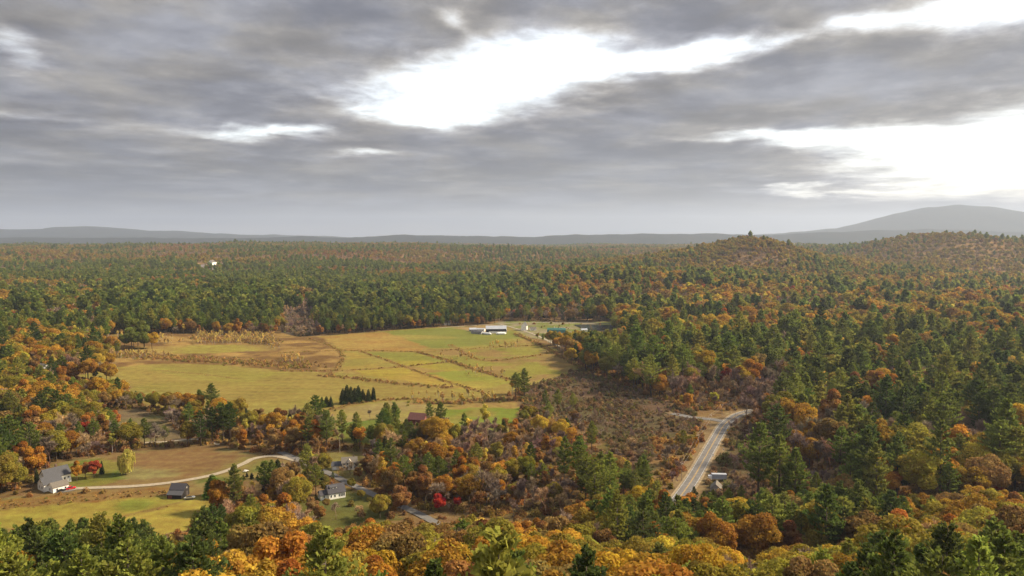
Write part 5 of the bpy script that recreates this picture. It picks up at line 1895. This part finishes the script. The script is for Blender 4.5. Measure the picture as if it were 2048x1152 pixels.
# the dairy farm in the distance
def farm():
    p = ground_at(992, 667)
    t = thing('long_barn', 'long white dairy barn with pale grey roof on the far field', 'barn', (p.x, p.y + 8, p.z + .1), math.radians(2))
    L, Wd = 30, 14
    rf = gable_block(t, L, Wd, 6.2, 4.0, M_DARKWOOD, M_METAL)
    MB().box(-11, 14.9, -7.25, -7.05, -.8, 2.6).build('lower_wall', M_WHITE, t)
    for k in range(8):
        MB().box(-12 + k * 3.4, -10.6 + k * 3.4, -7.2, -7.08, 3.4, 4.8).build('opening', M_DOOR, t)
    MB().box(14.9, 15.6, -7, 7, -.8, 5).build('end_wall', M_WHITE, t)
    for k, (u, v, rot, L, Wd, h, rise, wall, roof, lab) in enumerate((
            (945, 663, 10, 10, 8, 3.0, 2.0, M_GREYWALL, M_METAL, 'low grey shed at the left end of the farm sheds'),
            (955, 668, -32, 18, 8, 3.0, 1.6, M_GREYWALL, M_SLATE, 'low dark roofed shed slanting in front of the farm sheds'),
            (961, 663, -10, 13, 7, 3.2, 1.4, M_WHITE, M_METAL, 'white sided low shed between the farm sheds and long barn'))):
        small_barn('farm_shed', lab, 'shed', u, v, rot, L, Wd, h, rise, wall, roof, 3, 3)

    def bag(u, v, rot, L, r, lab):
        p = ground_at(u, v)
        mb = MB()
        path, rad = [], []
        for k in range(9):
            s = -1 + 2 * k / 8
            path.append((s * L / 2, 0, r * .75))
            rad.append(r * (max(0.05, 1 - abs(s) ** 6)) ** .5 * (1 + .05 * math.sin(k * 2.1)))
        mb.tube(path, rad, 12)
        o = mb.build('silage_bag', M_PLASTIC, None, (p.x, p.y, p.z), True)
        o.rotation_euler = (0, 0, math.radians(rot))
        o['label'] = lab
        o['category'] = 'silage bag'
        o['group'] = 'white silage bags in front of the dairy barn'

    bag(974, 669.5, -40, 17, 1.8, 'long white silage bag slanting left of the barn front')
    bag(1002, 669.5, 8, 15, 2.0, 'short fat white silage bag in front of the long barn')
    small_barn('farm_house', 'tall white farmhouse with steep gable beyond the dairy barn', 'house', 1049, 661, 78, 9, 8, 7, 5, M_WHITE, M_SLATE, 2, 3)
    small_barn('white_cottage', 'low white outbuilding right of the tall farmhouse', 'outbuilding', 1066, 661, 4, 9, 6, 3.2, 2, M_WHITE, M_TANROOF, 2, 2)
    # green roofed gambrel barn
    p = ground_at(1112, 671)
    t = thing('gambrel_barn', 'white gambrel barn with long dark green roof', 'barn', (p.x, p.y + 6, p.z + .1), math.radians(-4))
    prof = [(-5, -.8), (5, -.8), (5, 3.6), (3.6, 7.4), (0, 9.6), (-3.6, 7.4), (-5, 3.6)]
    MB().prism(prof, -12, 14, 'y').build('wall', M_WHITE, t)
    rb = MB()
    for a, b in (((-5.4, 3.2), (-3.7, 7.5)), ((-3.7, 7.5), (0, 9.75)), ((0, 9.75), (3.7, 7.5)), ((3.7, 7.5), (5.4, 3.2))):
        rb.prism([a, b, (b[0], b[1] + .2), (a[0], a[1] + .2)], -12.4, 14.4, 'y')
    rf = rb.build('roof', M_GREEN, t)
    for x in (-2, 9):
        MB().box(x - .6, x + .6, -.6, .6, 9.6, 11.2).build('cupola', M_WHITE, rf)
    MB().box(-12.1, -12.02, -1.3, 1.3, 0, 3.4).build('door', M_DOOR, t)
    MB().box(-12.1, -12.02, -.8, .8, 4.6, 6.0).build('loft_hatch', M_DOOR, t)
    for k in range(5):
        window(t, 'f', -9 + k * 4.4, 1.7, 1.0, 1.2, 24, 10)
    small_barn('pump_house', 'small white shed at the near corner of the pond', 'shed', 1168, 664, 10, 9, 6, 3, 1.6, M_WHITE, M_METAL, 2, 1)


farm()

# ------------------------------------------------------------------ vehicles
M_TYRE = simple_mat('tyre', (.02, .02, .02), .9, .2, 4)
M_RED = simple_mat('red_car_paint', (.55, .02, .035), .25, .05, 1)
M_BLACK = simple_mat('black_car_paint', (.02, .02, .025), .25, .1, 1)
M_SILVER = simple_mat('silver_paint', (.45, .46, .48), .3, .05, 1, .4)
M_WHITECAR = simple_mat('white_paint', (.80, .80, .80), .3, .05, 1)
M_BOX = simple_mat('grey_box_body', (.34, .37, .45), .5, .1, .6)


def wheels(t, xs, y, r, w=.22):
    for x in xs:
        for s in (-1, 1):
            o = MB().tube([(x, s * y - w / 2, r), (x, s * y + w / 2, r)], [r, r], 12).build('wheel', M_TYRE, t)


def car(u, v, rot, paint, label, L=4.5, suv=False):
    p = ground_at(u, v)
    t = thing('parked_car', label, 'car', (p.x, p.y, p.z + .2), math.radians(rot), 'cars parked at the houses')
    h = 1.7 if suv else 1.42
    a = L / 2
    low = [(-a, .35), (a, .35), (a, .72), (a - .25, .86), (a * .45, .95), (-a * .75, 1.0), (-a, .9)]
    MB().prism(low, -.87, .87, 'x').build('body', paint, t)
    MB().prism([(a * .42, .96), (a * .12, h - .06), (-a * .55, h - .06), (-a * .82, 1.0)], -.72, .72, 'x').build('glasshouse', M_GLASS, t)
    MB().prism([(a * .12, h - .05), (a * .06, h), (-a * .5, h), (-a * .55, h - .05)], -.70, .70, 'x').build('roof', paint, t)
    wheels(t, (a * .62, -a * .62), .82, .33)
    for s in (-1, 1):
        MB().box(a - .02, a + .03, s * .6 - .14, s * .6 + .14, .62, .76).build('headlight', M_TRIM, t)


car(123, 983.5, 48, M_BLACK, 'dark car parked against the white garage', 4.4)
car(142, 979.5, 40, M_RED, 'bright red car parked beside the white garage', 4.7, True)
car(669, 929, 10, M_SILVER, 'silver car parked beside the cream house', 4.4)


def box_truck():
    p = ground_at(1434, 962)
    t = thing('box_truck', 'box truck with white cab and long grey box right of the road', 'truck', (p.x, p.y, p.z + .25), math.radians(176))
    MB().box(-5.2, 3.0, -1.3, 1.3, 1.0, 3.7).build('cargo_box', M_BOX, t)
    MB().box(-5.3, 3.1, -1.35, 1.35, 3.7, 3.85).build('box_roof', M_METAL, t)
    MB().prism([(3.15, .6), (5.2, .6), (5.2, 1.6), (4.9, 2.7), (3.15, 2.85)], -1.1, 1.1, 'x').build('cab', M_WHITECAR, t)
    MB().prism([(5.16, 1.65), (5.26, 1.65), (4.98, 2.55), (4.88, 2.55)], -.95, .95, 'x').build('windscreen', M_GLASS, t)
    MB().box(-5.0, 3.1, -.5, .5, .6, .98).build('chassis', M_DOOR, t)
    wheels(t, (4.2, -3.0, -4.1), 1.0, .5, .3)


box_truck()


def boat():
    p = ground_at(379, 999)
    t = thing('boat', 'small white boat lying beside the dark barn', 'boat', (p.x, p.y, p.z + .25), math.radians(14))
    mb = MB()
    rows = []
    for k in range(9):
        s = k / 8
        w = 1.05 * math.sin(math.pi * (.18 + .82 * (1 - s))) ** .6 if s < 1 else .02
        w = max(w, .03)
        x = -2.7 + 5.6 * s
        rows.append([(x, -w, 1.0 + .25 * s), (x, -w * .75, .45 + .2 * s), (x, 0, .2 + .45 * s * s), (x, w * .75, .45 + .2 * s), (x, w, 1.0 + .25 * s)])
    vs = [q for r in rows for q in r]
    fs = []
    for k in range(8):
        for j in range(4):
            a = k * 5 + j
            fs.append((a, a + 5, a + 6, a + 1))
    fs.append((0, 1, 2, 3, 4))
    mb.add(vs, fs).build('hull', M_PLASTIC, t, smooth=False)
    MB().prism([(-1.6, 1.05), (1.2, 1.12), (.5, 1.5), (-1.2, 1.45)], -.5, .5, 'x').build('cover', M_DOOR, t)
    MB().box(-2.2, 2.0, -.9, .9, -.2, .22).build('trailer', M_DOOR, t)


boat()


def picnic_table():
    p = ground_at(492, 944)
    t = thing('picnic_table', 'pale picnic table alone on the sapling lawn', 'picnic table', (p.x, p.y, p.z + .05), math.radians(-20))
    MB().box(-1.3, 1.3, -.5, .5, .85, .95).build('table_top', M_PLASTIC, t)
    for s in (-1, 1):
        MB().box(-1.3, 1.3, s * .95 - .18, s * .95 + .18, .5, .58).build('bench', M_PLASTIC, t)
        MB().prism([(-.9, -.2), (-.75, -.2), (.1, .84), (-.1, .84)], s * .9 - .06, s * .9 + .06, 'y').build('leg', M_DARKWOOD, t)
        MB().prism([(.75, -.2), (.9, -.2), (.1, .84), (-.1, .84)], s * .9 + .07, s * .9 + .17, 'y').build('leg', M_DARKWOOD, t)


picnic_table()

# sapling row on the lawn: own little conifers
tiny = spruce(95, 3.0, .95, (.22, .1, .05), (.3, .4, .6))
tiny_crown = quads_mesh('young_spruce_crown', *tiny[1][0], M_NEEDLE)
tiny_trunk = MB().tube([(0, 0, -.2), (0, 0, 2.7)], [.06, .02], 5).mesh('young_spruce_trunk', M_BARK)
for k, (u, v, s) in enumerate(((471, 959, .5), (487, 959, .95), (494, 954.5, .9), (503.5, 958, 1.2), (515, 957.5, .8), (528, 956.5, .9))):
    p = ground_at(u, v)
    o = thing('young_spruce', ('stubby leftmost', 'second', 'third, set back', 'fourth and tallest', 'fifth', 'last')[k] + ' young spruce of the row on the lawn', 'young spruce', p, k, 'young spruces in a row on the lawn')
    o.scale = (s, s, s)
    for nm, me in (('trunk', tiny_trunk), ('crown', tiny_crown)):
        c = bpy.data.objects.new(nm, me)
        COL.objects.link(c)
        c.parent = o
        c['tint'] = [.03, .035, .02]

# ------------------------------------------------------------------ poles, wires, signs
M_POLE = simple_mat('weathered_pole', (.32, .26, .20), .9, .3, 2)
M_SIGNY = simple_mat('yellow_sign', (.75, .45, .02), .5, .05, 1)


def pole(u, v, h, label, rot=0, arm=True):
    p = ground_at(u, v)
    t = thing('utility_pole', label, 'utility pole', p, rot, 'utility poles')
    MB().tube([(0, 0, -.8), (0, 0, h)], [.17, .11], 8).build('shaft', M_POLE, t)
    if arm:
        c = MB().box(-1.2, 1.2, -.07, .07, h - .8, h - .62).build('crossarm', M_POLE, t)
        for x in (-1.05, 0.35, 1.05):
            MB().tube([(x, 0, h - .62), (x, 0, h - .42)], [.05, .04], 6).build('insulator', M_TRIM, c)
    return Vector((p.x, p.y, p.z + h - .45))


pl = [pole(1363, 962, 10.5, 'utility pole left of the near end of the main road', .9),
      pole(1396.5, 898, 10, 'utility pole left of the middle of the main road', .9),
      pole(1421.5, 856, 10, 'utility pole left of the far end of the main road', .9),
      pole(1444, 832, 9.5, 'utility pole with wide crossarm at the junction', .2)]
pole(679.5, 905, 10, 'pale utility pole above the cream house', 0.2, False)
pole(1470, 838, 9, 'utility pole behind the far bend of the road', .4)
M_WIRE = simple_mat('wire', (.30, .28, .26), .6, .1, 1)
for k, (a, b) in enumerate(zip(pl[:-1], pl[1:])):
    for q, off in enumerate((-.9, .9)):
        n = (b - a).normalized()
        s = Vector((n.y, -n.x, 0)) * off
        path, rad = [], []
        for j in range(11):
            f = j / 10
            c = a.lerp(b, f) + s
            c.z -= 1.1 * 4 * f * (1 - f)
            path.append(c)
            rad.append(.035)
        o = MB().tube(path, rad, 4).build('power_line', M_WIRE)
        o['label'] = ('left' if q == 0 else 'right') + ' wire over the ' + ('near', 'middle', 'far')[k] + ' span beside the main road'
        o['category'] = 'power line'
        o['group'] = 'power lines'


def sign(u, v, label, mat, size, diamond=False, h=2.2):
    p = ground_at(u, v)
    t = thing('road_sign', label, 'road sign', p, math.radians(-20), 'road signs')
    MB().box(-.05, .05, -.05, .05, -.4, h).build('post', M_POLE, t)
    pb = MB()
    if diamond:
        pb.prism([(0, h - size), (size, h), (0, h + size), (-size, h)], -.1, -.06, 'x')
    else:
        pb.box(-size / 2, size / 2, -.1, -.06, h - size * 1.3, h)
    pb.build('panel', mat, t)


sign(1455, 867, 'yellow diamond warning sign beside the main road', M_SIGNY, .75, True, 2.4)
sign(1426, 915, 'small white sign close to the right edge of the main road', M_TRIM, .9)
sign(1447, 906, 'white post sign in the brush right of the main road', M_TRIM, .8, False, 2.8)

# ------------------------------------------------------------------ haze
def build_haze():
    m, t, out = new_mat('haze')
    v = t.nodes.new('ShaderNodeVolumePrincipled')
    v.inputs['Color'].default_value = (.66, .77, 1.0, 1)
    v.inputs['Density'].default_value = 4.6e-5
    v.inputs['Anisotropy'].default_value = 0.25
    t.links.new(v.outputs[0], out.inputs['Volume'])
    o = MB().box(-33500, 33500, -3300, 33500, -80, 1100).build('haze', m)
    o['kind'] = 'stuff'
    o['label'] = 'thin blue haze filling the valley air'
    o['category'] = 'haze'


build_haze()
